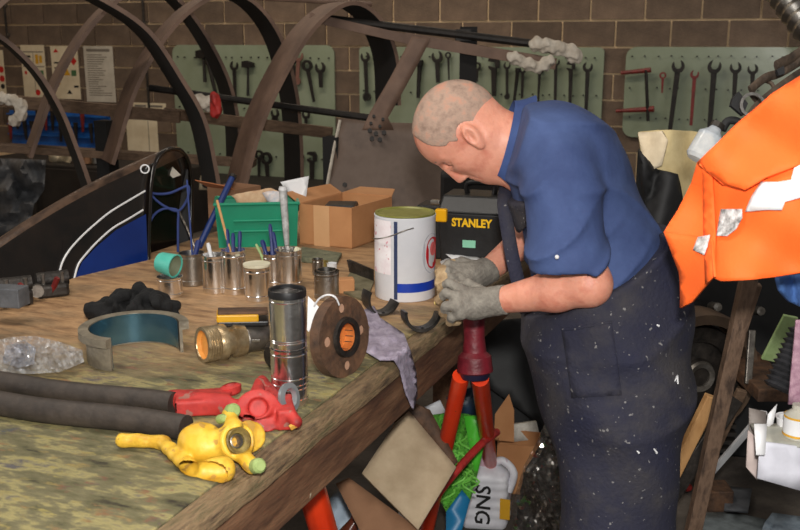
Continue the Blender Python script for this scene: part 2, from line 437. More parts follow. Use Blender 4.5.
# ---------------------------------------------------------------- tool boards and tools
def board(pxa, pya, pxb, pyb, lab, rad=.08, hooks=True):
    a = wp(pxa, pya); b = wp(pxb, pyb); zt = wp((pxa+pxb)/2, pya).z; zb = wp((pxa+pxb)/2, pyb).z
    w = b.x-a.x; h = zt-zb; poly = []
    for cx, cz, s in ((w-rad, h-rad, 0), (rad, h-rad, 90), (rad, rad, 180), (w-rad, rad, 270)):
        for k in range(6):
            q = math.radians(s+k*18); poly.append((cx+rad*math.cos(q), cz+rad*math.sin(q)))
    o = thing('tool_board', lab, 'tool board', (a.x, WY-.03, zb))
    obj('panel', MB().prism(poly, (a.x, WY-.03, zb), (1, 0, 0), (0, 0, 1), .018), M_board, o, smooth=0)
    hm = MB()
    n = int(w/.09)
    for row in (.07, .42, .75):
        for k in range(n):
            x = a.x+.06+k*(w-.12)/max(1, n-1)+random.uniform(-.02, .02); z = zt-h*row*1.0-.02+random.uniform(-.004, .004)
            hm.tube([(x, WY-.038, z), (x, WY-.062, z)], .006, 6)
    obj('pegs', hm, M_tool, o, kind='stuff')
    return o
board(173, 45, 337, 188, 'large sage green tool board with rounded corners, behind the arched hoops')
board(360, 47, 600, 150, 'sage green tool board on the wall behind the man\'s head', rad=.04)
board(627, 47, 812, 140, 'sage green tool board at the right, hung with red and black tools')

def c_head(R, slot, tilt, depth=.95, n=14):     # open jaw outline, opens to +v
    a0 = math.asin(min(.95, slot/2/R)); pts = []
    for k in range(n+1):
        w = math.pi/2 - a0 - (2*math.pi-2*a0)*k/n
        pts.append((R*math.cos(w), R*math.sin(w)*1.05))
    y0 = R*(1-depth)-R*.25
    pts += [(-slot/2, y0+slot*.2), (-slot*.25, y0-slot*.15), (slot*.25, y0-slot*.15), (slot/2, y0+slot*.2)]
    c, s = math.cos(tilt), math.sin(tilt); return [(p[0]*c-p[1]*s, p[0]*s+p[1]*c) for p in pts]
TG = {'spanner': 0}
def tool(kind, x0, y0, x1, y1, w, lab, m=None, cat=None, v=None, group=None):
    """hung tool: head at pixel (x0,y0), lower end at (x1,y1), head width w pixels"""
    v = v or WY-.085
    a = wp(x0, y0, v); b = wp(x1, y1, v); L = (a-b).length; d = (a-b).normalized(); n = Vector((0, -1, 0)); s = d.cross(n)
    pw = (wp(x0+w/2, y0, v)-wp(x0-w/2, y0, v)).length; R = pw/2; m = m or M_tool
    nm = {'open': 'spanner', 'comb': 'spanner', 'ring': 'ring_spanner', 'hammer': 'hammer', 'stilson': 'pipe_wrench', 'bar': 'drift_bar', 'ring2': 'ring_spanner', 'double': 'spanner'}[kind]
    t = thing(nm, lab, cat or nm.replace('_', ' ').replace('pipe wrench', 'wrench').replace('ring spanner', 'spanner').replace('drift bar', 'bar'), b, group)
    th = max(.008, R*.3)
    if kind in ('open', 'comb', 'double'):
        hc = a-d*R
        obj('jaw', MB().prism(c_head(R, R*1.05, random.choice((-.25, .25))), hc, s, d, th*1.4), m, t, smooth=0, bevel=.002)
        low = b+d*R*.6
        obj('shank', MB().prism([(-R*.33, -L+R*.9), (R*.33, -L+R*.9), (R*.42, -R*.7), (-R*.42, -R*.7)], hc, s, d, th), m, t, smooth=0, bevel=.002)
        if kind == 'comb': obj('ring', MB().lathe([(R*.42, -th*.7), (R*.75, -th*.7), (R*.75, th*.7), (R*.42, th*.7), (R*.42, -th*.7)], low, n, 18), m, t)
        if kind == 'double': obj('jaw', MB().prism(c_head(R*.9, R*.9, math.pi+.25), low, s, d, th*1.4), m, t, smooth=0, bevel=.002)
    elif kind in ('ring', 'ring2'):
        hc = a-d*R
        obj('ring', MB().lathe([(R*.55, -th*.8), (R, -th*.8), (R, th*.8), (R*.55, th*.8), (R*.55, -th*.8)], hc, n, 20), m, t)
        obj('shank', MB().prism([(-R*.22, -L+R), (R*.22, -L+R), (R*.36, -R*.8), (-R*.36, -R*.8)], hc, s, d, th), m, t, smooth=0, bevel=.002)
        if kind == 'ring2': obj('ring', MB().lathe([(R*.4, -th*.8), (R*.8, -th*.8), (R*.8, th*.8), (R*.4, th*.8), (R*.4, -th*.8)], b+d*R*.6, n, 20), m, t)
    elif kind == 'hammer':
        obj('hammer_head', MB().prism([(-R, -R*.55), (-R, R*.4), (-R*.3, R*.55), (R, R*.25), (R, -R*.4), (-R*.2, -R*.55)], a-d*R*.5, s, d, R*.8), m, t, smooth=0, bevel=.003)
        obj('shaft', MB().tube([a-d*R*.9, b], [R*.16, R*.24], 8), m, t)
    elif kind == 'stilson':
        obj('jaw', MB().prism([(-R, R*1.1), (-R*.8, R*1.6), (R*.6, R*1.7), (R, R), (R*.9, 0), (R*.25, 0), (R*.2, R*.9)], a-d*R*1.6, s, d, th*1.5), m, t, smooth=0, bevel=.002)
        obj('shank', MB().prism([(-R*.35, -L+R*2), (R*.3, -L+R*2), (R*.45, R*.1), (-R*.9, R*.5), (-R*.9, R*.1), (-R*.45, -R*.3)], a-d*R*1.7, s, d, th*1.3), m, t, smooth=0, bevel=.002)
    elif kind == 'bar':
        obj('shank', MB().tube([a, b], [R, R*.7], 8), m, t)
        obj('end_collar', MB().tube([a, a-d*R*2], R*1.35, 8), m, t)
    return t
tool('hammer', 203, 50, 205, 82, 13, 'short black hammer at top left of the large sage board')
tool('bar', 208, 60, 216, 95, 4, 'slim black bar beside the short hammer on the large board')
tool('open', 234, 61, 235, 97, 8, 'narrow black spanner left of the black hammer on the large board')
tool('hammer', 248, 61, 248, 96, 11, 'black ball hammer between hoops on the large sage board')
tool('ring', 292, 55, 296, 86, 8, 'thin black ring spanner beside the pinkish adjustable one')
tool('comb', 299, 51, 297, 84, 9, 'pinkish bare-steel spanner on the large sage board', mat('pink_steel', (120, 84, 74), (150, 110, 98), rough=.5, metal=.4))
tool('ring', 306, 60, 314, 102, 10, 'long black ring spanner hanging tilted on the large sage board')
tool('open', 320, 62, 321, 87, 10, 'short wide-jawed black spanner at right of the large sage board')
tool('comb', 275, 109, 275, 122, 8, 'small black spanner in second row, left of two, below the dark rod')
tool('open', 306, 110, 306, 123, 8, 'small black spanner in second row, right of two, below the dark rod')
tool('ring2', 259, 150, 259, 188, 8, 'black ring spanner low on the large board, left of the cutters')
tool('ring2', 266, 152, 268, 186, 11, 'broad black ring spanner low on the large board')
tool('stilson', 300, 153, 299, 186, 8, 'black wrench low on the large board behind a hoop foot')
tool('stilson', 312, 152, 312, 188, 10, 'thick black wrench low on the large board near its right edge')
# board behind the head
tool('double', 365, 52, 367, 100, 9, 'black double-ended spanner at the far left of the middle tool board')
tool('open', 388, 54, 386, 66, 8, 'small black spanner top left of the middle tool board')
tool('bar', 420, 60, 418, 98, 5, 'black bar left of the man\'s head on the middle board')
tool('open', 437, 51, 438, 82, 11, 'wide black spanner above the man\'s crown')
tool('ring', 448, 52, 449, 80, 6, 'narrow black spanner between post and wide spanner above the man')
tool('ring', 477, 62, 477, 82, 8, 'short ring spanner right of the black post above the man')
tool('stilson', 494, 58, 494, 98, 12, 'heavy black wrench above the back of the man\'s head')
tool('comb', 507, 62, 507, 99, 7, 'slim black spanner above the man\'s collar')
tool('bar', 518, 68, 514, 103, 4, 'thin black bar leaning beside the slim spanner above the collar')
tool('open', 523, 66, 522, 98, 7, 'black spanner right behind the collar on the middle board')
tool('ring', 540, 66, 538, 104, 8, 'long black ring spanner under the rag ends of the rails')
tool('open', 556, 58, 555, 106, 8, 'long black spanner right of the rag ends on the middle board')
tool('stilson', 571, 62, 570, 108, 9, 'black wrench second from the right end of the middle board')
tool('open', 588, 62, 586, 110, 10, 'large black spanner at the right end of the middle board')
# right board
tool('ring', 663, 72, 662, 93, 7, 'small dark red ring spanner beside the red puller', M_toolred)
tool('open', 679, 60, 670, 130, 13, 'long black open spanner leaning right of the small red one')
tool('open', 695, 70, 691, 125, 9, 'long red open-ended spanner on the right tool board', M_toolred)
tool('open', 715, 60, 709, 134, 14, 'long heavy black spanner right of the red spanner')
tool('open', 736, 62, 734, 100, 12, 'black spanner in the glare at the right of the right board')
tool('open', 753, 64, 752, 96, 11, 'black spanner at far right of the board above the orange jacket')
# red two-armed puller
t = thing('puller_clamp', 'dark red two-armed puller clamp hanging left on the right tool board', 'clamp', wp(650, 120, WY-.06))
v = WY-.09
obj('arm', MB().tube([wp(621, 73, v), wp(651, 70, v)], [.014, .02], 8), M_toolred, t)
obj('arm', MB().tube([wp(616, 111, v), wp(654, 109, v)], [.012, .024], 8), M_toolred, t)
obj('screw', MB().tube([wp(646, 70, v-.01), wp(648, 121, v-.01)], .013, 8), M_tool, t)

# papers on the wall
def paper(x0, y0, x1, y1, lab, m=M_paperw, marks=()):
    a = wp(x0, y0, WY-.014); b = wp(x1, y1, WY-.014); zt = wp((x0+x1)/2, y0).z; zb = wp((x0+x1)/2, y1).z
    W_, H_ = b.x-a.x, zt-zb
    t = thing('wall_notice', lab, 'poster', (a.x, WY-.012, zb))
    obj('sheet', MB().box((a.x+W_/2, WY-.0125, zb+H_/2), (W_, .003, H_)), m, t, smooth=0)
    for mm, rects in marks:
        q = MB()
        for (u0, v0, u1, v1, *k) in rects:
            cx, cz = a.x+W_*(u0+u1)/2, zt-H_*(v0+v1)/2; ww, hh = W_*(u1-u0), H_*(v1-v0)
            if k and k[0] == 'o': q.lathe([(1e-4, 0), (ww/2, 0), (ww/2, .0015)], (cx, WY-.0142, cz), (0, -1, 0), 14)
            elif k and k[0] == 't': q.prism([(-ww/2, -hh/2), (ww/2, -hh/2), (0, hh/2)], (cx, WY-.0148, cz), (1, 0, 0), (0, 0, 1), .001)
            elif k and k[0] == 'd': q.prism([(-ww/2, 0), (0, -hh/2), (ww/2, 0), (0, hh/2)], (cx, WY-.0148, cz), (1, 0, 0), (0, 0, 1), .001)
            else: q.box((cx, WY-.0148, cz), (ww, .001, hh))
        obj('print', q, mm, t, smooth=0, kind='stuff')
paper(83, 46, 116, 102, 'tall grey sheet of small print, right of the coloured wall notices', M_paperw,
      [(M_ink, [(.1, .05, .9, .1)] + [(.1, .15+.04*k, random.uniform(.4, .9), .165+.04*k) for k in range(19)])])
paper(50, 46, 81, 99, 'cream notice with red and yellow hazard symbols behind a hoop', M_paper,
      [(M_red, [(.7, .2, .95, .36, 'd'), (.1, .05, .3, .12, 't')]), (M_yel, [(.45, .42, .68, .55, 't'), (.1, .6, .3, .72, 't')]), (M_grn, [(.72, .45, .9, .56)]),
       (M_inkd, [(.5, .82, .7, .9, 't'), (.78, .74, .95, .78), (.1, .3, .35, .33), (.1, .4, .35, .42)])])
paper(20, 45, 48, 97, 'yellowed notice ruled in small boxes at left of wall', M_paper,
      [(M_ink, [(.05, .12, .95, .14), (.05, .4, .95, .42), (.5, .12, .52, .9)]), (M_yel, [(.6, .18, .72, .36), (.76, .2, .88, .34)]), (M_grn, [(.78, .48, .9, .62)]),
       (M_red, [(.5, .86, .7, .96, 'o'), (.1, .5, .2, .56)]), (M_inkd, [(.6, .45, .7, .7), (.15, .2, .4, .24)])])
paper(-22, 50, 7, 98, 'white notice with a column of red dots at the far left edge', M_paper,
      [(M_red, [(.78, .34, .98, .46, 'o'), (.78, .53, .98, .65, 'o')]), (M_inkd, [(.8, .7, .96, .8, 'o'), (.1, .1, .6, .13)])])
paper(133, 103, 166, 110, 'narrow cream strip of print above the lower cream paper', M_paper, [(M_ink, [(.05, .3, .4, .6), (.5, .3, .9, .6)])])
paper(126, 120, 159, 156, 'cream folded paper pinned low between two brown hoops', M_paper, [(M_ink, [(.7, .02, .72, .98)])])
# blue tool rack
a = wp(10, 110); b = wp(112, 152)
t = thing('blue_tool_rack', 'bright blue rack of small dark tools low on the left wall', 'tool rack', (a.x, WY-.05, b.z))
obj('back_panel', MB().box(((a.x+b.x)/2, WY-.02, (a.z+b.z)/2), (b.x-a.x, .02, a.z-b.z)), M_bluerack, t, smooth=0)
for k in range(4):
    z = b.z+(a.z-b.z)*(.1+.27*k); obj('shelf_lip', MB().box(((a.x+b.x)/2, WY-.05, z), (b.x-a.x, .06, .014)), M_bluerack, t, smooth=0)
for k in range(13):
    x = a.x+.08+k*(b.x-a.x-.15)/12; z = b.z+(a.z-b.z)*random.choice((.42, .7)); 
    tm = MB().tube([(x, WY-.115, z+.13), (x+random.uniform(-.02, .02), WY-.115, z-.07)], [.025, .012], 8)
    o = obj('rack_tool', tm, M_tool if k % 5 else M_toolred, label='small dark tool in the blue rack, ' + ['far left', 'second from left', 'third from left', 'fourth from left', 'fifth from left', 'sixth from left', 'middle one', 'right of the middle one', 'fifth from right', 'fourth from right', 'third from right', 'second from right', 'far right'][k], cat='tool', group='small tools in the blue rack')

# ---------------------------------------------------------------- dark cabinets and clutter under the frame
def ybox(mb, x0, y0, x1, y1, v, dpt, M=None):
    a = Yp(x0, y0, v); b = Yp(x1, y1, v); zt = Yp((x0+x1)/2, y0, v).z; zb = Yp((x0+x1)/2, y1, v).z
    return mb.box(((a.x+b.x)/2, v+dpt/2, (zt+zb)/2), (abs(b.x-a.x), dpt, zt-zb))
def zcut(m, z=0):
    lo = min(v.z for v in m.v)
    for v in m.v:
        if abs(v.z-lo) < 1e-4: v.z = z
    return m
for (xa, xb, yt, vv_, lab, nd) in ((-30, 172, 166, 6.6, 'dark steel cabinet low under the hoops at left', 3), (180, 420, 189, 7.24, 'lower dark steel cabinet under the large tool board', 4)):
    q_ = Yp((xa+xb)/2, 200, vv_); t = thing('low_cabinet', lab, 'cabinet', (q_.x, q_.y, 0))
    obj('body', zcut(ybox(MB(), xa, yt, xb, yt+34, vv_, .6)), M_dark, t, smooth=0, bevel=.01)
    for k in range(nd):
        w_ = (xb-xa)/nd; x0 = xa+3+k*w_; a = MB(); ybox(a, x0, yt+4, x0+w_-5, yt+40, vv_-.03, .03); zcut(a, .1); dr = obj('door', a, M_dark, t, smooth=0, bevel=.004)
        h = MB(); ybox(h, x0+w_-12, yt+14, x0+w_-10, yt+24, vv_-.06, .03); obj('handle', h, M_steel, dr, smooth=0)
def crumple(poly, v, lab, name, cat, m, amp=.05, fr=.06, step=6, th=.004, yfun=None, **k):
    def fn(x, y):
        p = Yp(x, y, v + (yfun(x, y) if yfun else 0) + amp*nz(x, y, 3.1, fr) + amp*.5*abs(nz(x, y, 8, fr*2.3))); return p
    return obj(name, sheet(poly, fn, step), m, label=lab, cat=cat, solid=th, smooth=50 if amp > .03 else 180, **k)
crumple([(-10, 158), (46, 160), (44, 190), (34, 205), (28, 240), (-10, 238)], 5.9, 'grey plastic sheeting bundled under the frame at far left', 'plastic_sheeting', 'sheeting', M_tarp, .16, .07, 5)
crumple([(48, 150), (66, 148), (74, 158), (66, 167.5), (50, 167.5)], 6.75, 'crumpled cream bag in the dark gap at left', 'crumpled_bag', 'bag', M_paper, .1, .1, 3)
o = crumple([(202, 172), (205, 176), (210, 190), (199, 190), (200, 178)], 4.6, 'small white paper scrap in the dark by the blue rod', 'paper_scrap', 'paper', M_paper, .02, .1, 4)
# small jars on the low cabinet
for k, (x, y) in enumerate([(88, 160), (96, 162), (78, 163)]):
    p = Yp(x, y+6, 6.75); zt = Yp(x, 166, 6.6).z
    j = thing('jar', ['brown jar on the low cabinet, right of three', 'pale lidded jar on the low cabinet', 'squat jar on the low cabinet by the bag'][k], 'jar', (p.x, 6.75, zt))
    obj('body', MB().lathe([(0, 0), (.04, 0), (.042, .08), (.03, .1), (.03, .11)], j.location, seg=14), [M_cardd, M_chromed, M_cardd][k], j)
    obj('lid', MB().lathe([(.034, .1), (.034, .125), (0, .125)], j.location, seg=14), M_steeldk, j)

# ---------------------------------------------------------------- arched hoop frame
PH = math.radians(50); LD = Vector((math.cos(PH), math.sin(PH), 0)); AD = Vector((-math.sin(PH), math.cos(PH), 0))
fr = thing('hoop_frame', 'long frame of arched brown steel hoops joined by rails, before the wall', 'frame', J(250, 260, 5.2))
fr.location.z = 0
def hoop(pts, d0, wid, thick=.02, foot=True):
    wid *= 1.3
    base = J(pts[len(pts)//2][0], pts[len(pts)//2][1], d0)
    P = smoothpath([PL(x, y, base, AD) for x, y in pts], 6)
    mb = MB(); n = len(P)
    ctr = sum(P, Vector((0, 0, 0)))/n; ctr.z -= .6
    for i, p in enumerate(P):
        tg = (P[min(i+1, n-1)]-P[max(i-1, 0)]).normalized(); nn = tg.cross(AD).normalized()
        if nn.dot(p-ctr) < 0: nn = -nn
        mb.v += [p+nn*thick/2-AD*wid/2, p+nn*thick/2+AD*wid/2, p-nn*thick/2+AD*wid/2, p-nn*thick/2-AD*wid/2]
    for i in range(n-1):
        a, b = 4*i, 4*(i+1)
        mb.m = 0
        mb.f.append([a, a+1, b+1, b]); mb.mi.append(0)
        mb.f.append([a+1, a+2, b+2, b+1]); mb.mi.append(0); mb.f.append([a+3, a, b, b+3]); mb.mi.append(0)
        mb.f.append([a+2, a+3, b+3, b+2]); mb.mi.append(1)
    mb.f += [[0, 3, 2, 1], [4*(n-1), 4*(n-1)+1, 4*(n-1)+2, 4*(n-1)+3]]; mb.mi += [0, 0]
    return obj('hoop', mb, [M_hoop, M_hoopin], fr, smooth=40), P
# control points run left foot -> apex -> right foot, in each hoop's own vertical plane
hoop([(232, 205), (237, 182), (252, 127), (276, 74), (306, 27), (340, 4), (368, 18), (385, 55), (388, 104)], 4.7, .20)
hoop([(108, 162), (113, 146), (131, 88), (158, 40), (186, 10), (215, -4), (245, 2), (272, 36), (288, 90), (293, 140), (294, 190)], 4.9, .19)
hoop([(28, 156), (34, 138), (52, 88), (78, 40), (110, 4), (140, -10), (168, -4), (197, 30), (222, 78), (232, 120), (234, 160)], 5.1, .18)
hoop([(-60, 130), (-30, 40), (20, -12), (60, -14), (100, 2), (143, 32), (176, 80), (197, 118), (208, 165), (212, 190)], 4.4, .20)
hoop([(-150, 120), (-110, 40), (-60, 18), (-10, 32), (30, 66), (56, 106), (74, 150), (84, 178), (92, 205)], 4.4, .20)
def bar(x0, y0, d0, x1, y1, d1, wpx, th=.02, m=M_rail, name='rail', lean=0):
    a = J(x0, y0, d0); b = J(x1, y1, d1); h = wpx*(d0+d1)/2/FPX; d = (b-a).normalized(); n = Vector((-d.y, d.x, 0)).normalized()
    up = n.cross(d).normalized(); up = up if up.z > 0 else -up; mb = MB()
    q = lambda p: [p-n*th/2-up*h/2, p+n*th/2-up*h/2, p+n*th/2+up*h/2, p-n*th/2+up*h/2]
    mb.add(q(a)+q(b), [(0, 1, 2, 3), (7, 6, 5, 4), (0, 4, 5, 1), (1, 5, 6, 2), (2, 6, 7, 3), (3, 7, 4, 0)])
    return obj(name, mb, m, fr, smooth=0, bevel=.002)
bar(-20, 146, 5.0, 255, 163, 5.0, 7, .12)
bar(-10, 99, 5.3, 180, 117, 5.2, 12, .03)
bar(165, 113, 5.3, 332, 133, 5.1, 11, .03)
obj('rod', MB().tube([J(150, 88, 5.0), J(378, 119, 4.8)], .018, 10), M_tool, fr)
bar(310, 17, 4.75, 420, 42, 4.7, 9, .03, M_hoop)
bar(405, 38, 4.7, 556, 64, 4.6, 11, .03, M_hoop)
obj('rod', MB().tube([J(322, 18, 4.8), J(545, 45, 4.6)], .02, 10), M_tool, fr)
obj('rod', MB().tube([J(180, -6, 5.0), J(372, 4, 4.9)], .012, 8), M_hoop, fr)
obj('post', MB().box(J(468, 70, 4.75), (.085, .02, .42), Matrix.Rotation(YAW, 3, 'Z')), M_hoopin, fr, smooth=0)
obj('bracket', MB().box(J(463, 35, 4.7), (.075, .06, .055), Matrix.Rotation(YAW, 3, 'Z')), M_tool, fr, smooth=0)
# flat brace with a bolted foot
bm2 = MB(); pl = [(412, 36), (431, 38), (417, 66), (400, 97), (388, 118), (394, 130), (362, 130), (370, 112), (390, 78)]
bo = obj('brace', sheet(pl, lambda x, y: J(x, y, 4.45+(y-36)*.001), 9), M_hoop, fr, solid=.012, smooth=30)
for x, y in ((374, 117), (383, 120), (371, 124), (380, 127)):
    p = J(x, y, 4.53); obj('bolt', MB().tube([p, p-FW*.03], .008, 6), M_tool, bo)
# steel side sheet
sd = obj('side_sheet', sheet([(341, 118), (372, 122), (440, 124), (560, 130), (560, 215), (322, 215), (329, 175)], lambda x, y: J(x, y, 4.55+.02*nz(x, y, 1, .02)), 14), M_rust, fr, solid=.008, smooth=60)
for x, y in ((345, 185), (370, 131), (376, 134), (384, 133), (380, 140), (372, 139)):
    p = J(x, y, 4.52); obj('bolt', MB().tube([p, p-FW*.02], .012, 6), M_tool, sd)
obj('sheet_edge', MB().tube([J(340, 120, 4.54), J(334, 148, 4.54), J(328, 180, 4.54), J(323, 212, 4.54)], .008, 6), M_rag, sd)
obj('support_leg', MB().box((J(330, 200, 4.6).x, J(330, 200, 4.6).y+.05, .6), (.08, .08, 1.2)), M_hoopin, fr, smooth=0)
obj('support_leg', MB().box((J(104, 200, 5.0).x, J(104, 200, 5.0).y+.05, .62), (.08, .08, 1.25)), M_hoopin, fr, smooth=0)
# rag wraps
def rag(path, r, lab, m=M_rag, cat='rag'):
    P = smoothpath(path, 8); lo, hi = bounds(P, r*1.8)
    segs = [s_cap(P[i], P[i+1], r*(1+.2*math.sin(i*1.7)), r*(1+.2*math.sin((i+1)*1.7))) for i in range(len(P)-1)]
    base = U(.01, *segs)
    f = lambda Q: base(Q)+.0045*np.sin(Q[:, 0]*130+Q[:, 2]*60)+.0035*np.sin(Q[:, 1]*170-Q[:, 2]*90)
    return sobj('rag_wrap', f, lo, hi, .007, m, None, label=lab, category=cat, origin=P[0])
rag([J(536, 44, 4.55), J(552, 47, 4.55), J(572, 52, 4.55), J(576, 57, 4.55)], .028, 'pale fluffy rag wrapped on the end of the black rod')
rag([J(512, 57, 4.5), J(528, 64, 4.5), J(540, 67, 4.5), J(549, 61, 4.5)], .022, 'cream rag knotted round the end of the lower brown rail')
rag([J(-4, 98, 5.1), J(8, 99, 5.1), J(20, 104, 5.1), J(21, 114, 5.1), J(13, 122, 5.1)], .024, 'pale grey rag looped over the rail at far left')
rag([J(196, 101, 4.8), J(204, 103, 4.8), J(212, 104, 4.8)], .03, 'pale rag tied on the dark rod near the hammer')
rag([J(214, 97, 4.75), J(216, 105, 4.75), J(216, 113, 4.75)], .02, 'red rag hanging from the dark rod', M_redp)
# ribbed pale duct top right
a = J(772, -22, 4.6); b = J(812, 32, 4.4)
mb = MB(); n = 14
P = [a.lerp(b, k/n) for k in range(n+1)]
mb.tube(P, [.08 if k % 2 else .066 for k in range(n+1)], 18)
obj('ribbed_duct', mb, M_chromed, label='pale grey ribbed duct hanging in the top right corner', cat='duct', smooth=50)
# ---------------------------------------------------------------- workbench
def bench_mat():
    m = mat('bench_top', (96, 90, 66), (150, 142, 98), rough=.62, scale=9, stretch=(1, 2.2, 1))
    nt = m.node_tree; N = nt.nodes; L = nt.links; b = N['Principled BSDF']
    tc = N.new('ShaderNodeTexCoord'); sep = N.new('ShaderNodeSeparateXYZ'); L.new(tc.outputs['Object'], sep.inputs[0])
    def noise_(sc, st, det=6, ro=.65):
        mp = N.new('ShaderNodeMapping'); mp.inputs['Scale'].default_value = st; L.new(tc.outputs['Object'], mp.inputs[0])
        n = N.new('ShaderNodeTexNoise'); n.inputs['Scale'].default_value = sc; n.inputs['Detail'].default_value = det; n.inputs['Roughness'].default_value = ro
        L.new(mp.outputs[0], n.inputs[0]); return n.outputs['Fac']
    def ramp(f, stops):
        r = N.new('ShaderNodeValToRGB'); L.new(f, r.inputs[0]); e = r.color_ramp.elements
        e[0].position, e[0].color = stops[0][0], srgb(stops[0][1]); e[1].position, e[1].color = stops[-1][0], srgb(stops[-1][1])
        for p, c in stops[1:-1]: q = e.new(p); q.color = srgb(c)
        return r.outputs[0]
    def mixc(f, a, c):
        x = N.new('ShaderNodeMixRGB'); L.new(a, x.inputs[1]); L.new(c, x.inputs[2]); L.new(f, x.inputs[0]); return x.outputs[0]
    near = ramp(noise_(11, (1, 2.4, 1)), [(.3, (54, 50, 42)), (.4, (96, 92, 66)), (.5, (112, 106, 80)), (.58, (152, 142, 96)), (.7, (90, 86, 86))])
    blotch = ramp(noise_(26, (1, 2.2, 1), 3), [(.56, (0, 0, 0)), (.68, (255, 255, 255))])
    near = mixc(blotch, near, ramp(noise_(7, (1, 1, 1), 2), [(.4, (150, 138, 84)), (.55, (122, 84, 66)), (.65, (80, 82, 84))]))
    far = ramp(noise_(7, (1.2, 4.5, 1)), [(.28, (112, 82, 58)), (.45, (164, 128, 92)), (.58, (188, 150, 110)), (.72, (134, 104, 78))])
    dirt = ramp(noise_(4, (1, 1.4, 1), 8), [(.48, (0, 0, 0)), (.7, (255, 255, 255))])
    far = mixc(dirt, far, ramp(noise_(30, (1, 3, 1)), [(.4, (92, 76, 58)), (.6, (122, 108, 86))]))
    mr = N.new('ShaderNodeMath'); mr.operation = 'MULTIPLY_ADD'; mr.inputs[1].default_value = .8; L.new(noise_(3, (1, 1, 1), 4), mr.inputs[0]); L.new(sep.outputs['Y'], mr.inputs[2])
    mm = N.new('ShaderNodeMath'); mm.operation = 'MULTIPLY_ADD'; mm.inputs[1].default_value = -.75; L.new(sep.outputs['X'], mm.inputs[0]); L.new(mr.outputs[0], mm.inputs[2])
    msk = N.new('ShaderNodeMapRange'); L.new(mm.outputs[0], msk.inputs[0]); msk.inputs[1].default_value = -.02; msk.inputs[2].default_value = .55
    out = mixc(msk.outputs[0], near, far)
    L.new(out, b.inputs['Base Color'])
    bp = N.new('ShaderNodeBump'); bp.inputs['Strength'].default_value = .35; bp.inputs['Distance'].default_value = .01
    L.new(noise_(30, (1, 3, 1)), bp.inputs['Height']); L.new(bp.outputs[0], b.inputs['Normal'])
    b.inputs['Specular IOR Level'].default_value = .3
    return m
M_bench = bench_mat()
X1 = -.771; X0 = -1.975; Y0, Y1 = .15, 3.5
bench = thing('workbench', 'long worn wooden workbench with scarred paint-stained top and deep apron', 'workbench', ((X0+X1)/2, (Y0+Y1)/2, 0))
obj('bench_top', MB().box(((X0+X1-.045)/2, (Y0+Y1)/2, BT-.0175), (X1-.045-X0-.002, Y1-Y0, .035)), M_bench, bench, smooth=0, bevel=.002)
# worn edge strip with a ragged profile
mb = MB(); n = 70
for i in range(n+1):
    y = Y0+(Y1-Y0)*i/n; e = .006*nz(y, 0, 1, 9)+.003*nz(y, 0, 4, 30); z = BT-.003+.003*nz(y, 0, 7, 12)
    mb.v += [Vector((X1-.044, y, BT-.036)), Vector((X1+e, y, BT-.036)), Vector((X1+e, y, z-.01)), Vector((X1-.008+e, y, z)), Vector((X1-.044, y, z))]
for i in range(n):
    for k in range(5): mb.f.append([5*i+k, 5*i+(k+1) % 5, 5*i+5+(k+1) % 5, 5*i+5+k]); mb.mi.append(0)
mb.f += [[0, 1, 2, 3, 4], [5*n+4, 5*n+3, 5*n+2, 5*n+1, 5*n]]; mb.mi += [0, 0]
obj('edge_strip', mb, M_edge, bench, smooth=40)
obj('front_apron', MB().box((X1-.028, (Y0+Y1)/2, BT-.037-.055), (.04, Y1-Y0, .11)), M_wood, bench, smooth=0, bevel=.004)
obj('rear_apron', MB().box((X0+.02, (Y0+Y1)/2, BT-.037-.055), (.04, Y1-Y0, .11)), M_wood, bench, smooth=0, bevel=.004)
obj('end_apron', MB().box(((X0+X1)/2, Y1-.02, BT-.037-.055), (X1-X0-.1, .04, .11)), M_wood, bench, smooth=0, bevel=.004)
for x, y in ((X1-.42, 3.4), (X0+.1, 3.4), (X0+.1, .4), (X1-.3, .35)):
    obj('leg', MB().box((x, y, (BT-.04)/2), (.09, .09, BT-.04)), M_wood, bench, smooth=0, bevel=.004)

def away(p): d = Vector((p[0], p[1], 0)); return d.normalized()
def tin(name, px, yt, yb, w, lab, cat='tin', m=None, beads=(.12, .88), lid=None, group=None, ribs=0, rim=None, z0=None, neck=0):
    c = B(px, yb) if z0 is None else Zp(px, yb, z0); d = dep(c); r = w/2*d/FPX; h = zat(c, yt)-c.z; o = c+away(c)*r*.97; o.z = c.z
    m = m or M_chrome; t = thing(name, lab, cat, o, group)
    pr = [(0, .0005), (r*.97, .0005), (r, .003)]
    k = 26
    for i in range(k+1):
        u = i/k; rr = r
        if ribs and .2 < u < .8: rr = r*(1-.012*(i % 2))
        pr.append((rr, .004+(h-.008)*u))
        for bd in beads:
            if abs(u-bd) < .5/k: pr += [(r*1.025, .004+(h-.008)*u+.0015), (r, .004+(h-.008)*u+.003)]
    pr.append((r*1.03, h-.002)); pr.append((r*1.03, h)); pr.append((r*.97, h)); pr.append((r*.96, h-.004))
    if neck: pr = pr[:-4]+[(r, h*.8), (r*.8, h*.86), (r*.8, h), (r*.76, h), (r*.76, h*.86)]
    pr += [(r*.96*(.8 if neck else 1), .004), (0, .004)]
    obj('body', MB().lathe(pr, o, seg=32), m, t)
    if rim: obj('rim', MB().lathe([(r*1.035, h-.012), (r*1.05, h-.004), (r*1.02, h+.002), (r*.9, h+.001), (r*.9, h-.004), (r*1.03, h-.01)], o, seg=32), rim, t)
    if lid: obj('lid', MB().lathe([(0, h+.001), (r*1.08, h+.001), (r*1.1, h+.003), (r*1.1, h+.008), (r*.9, h+.007), (0, h+.007)], o, seg=32), lid, t)
    return t, o, r, h
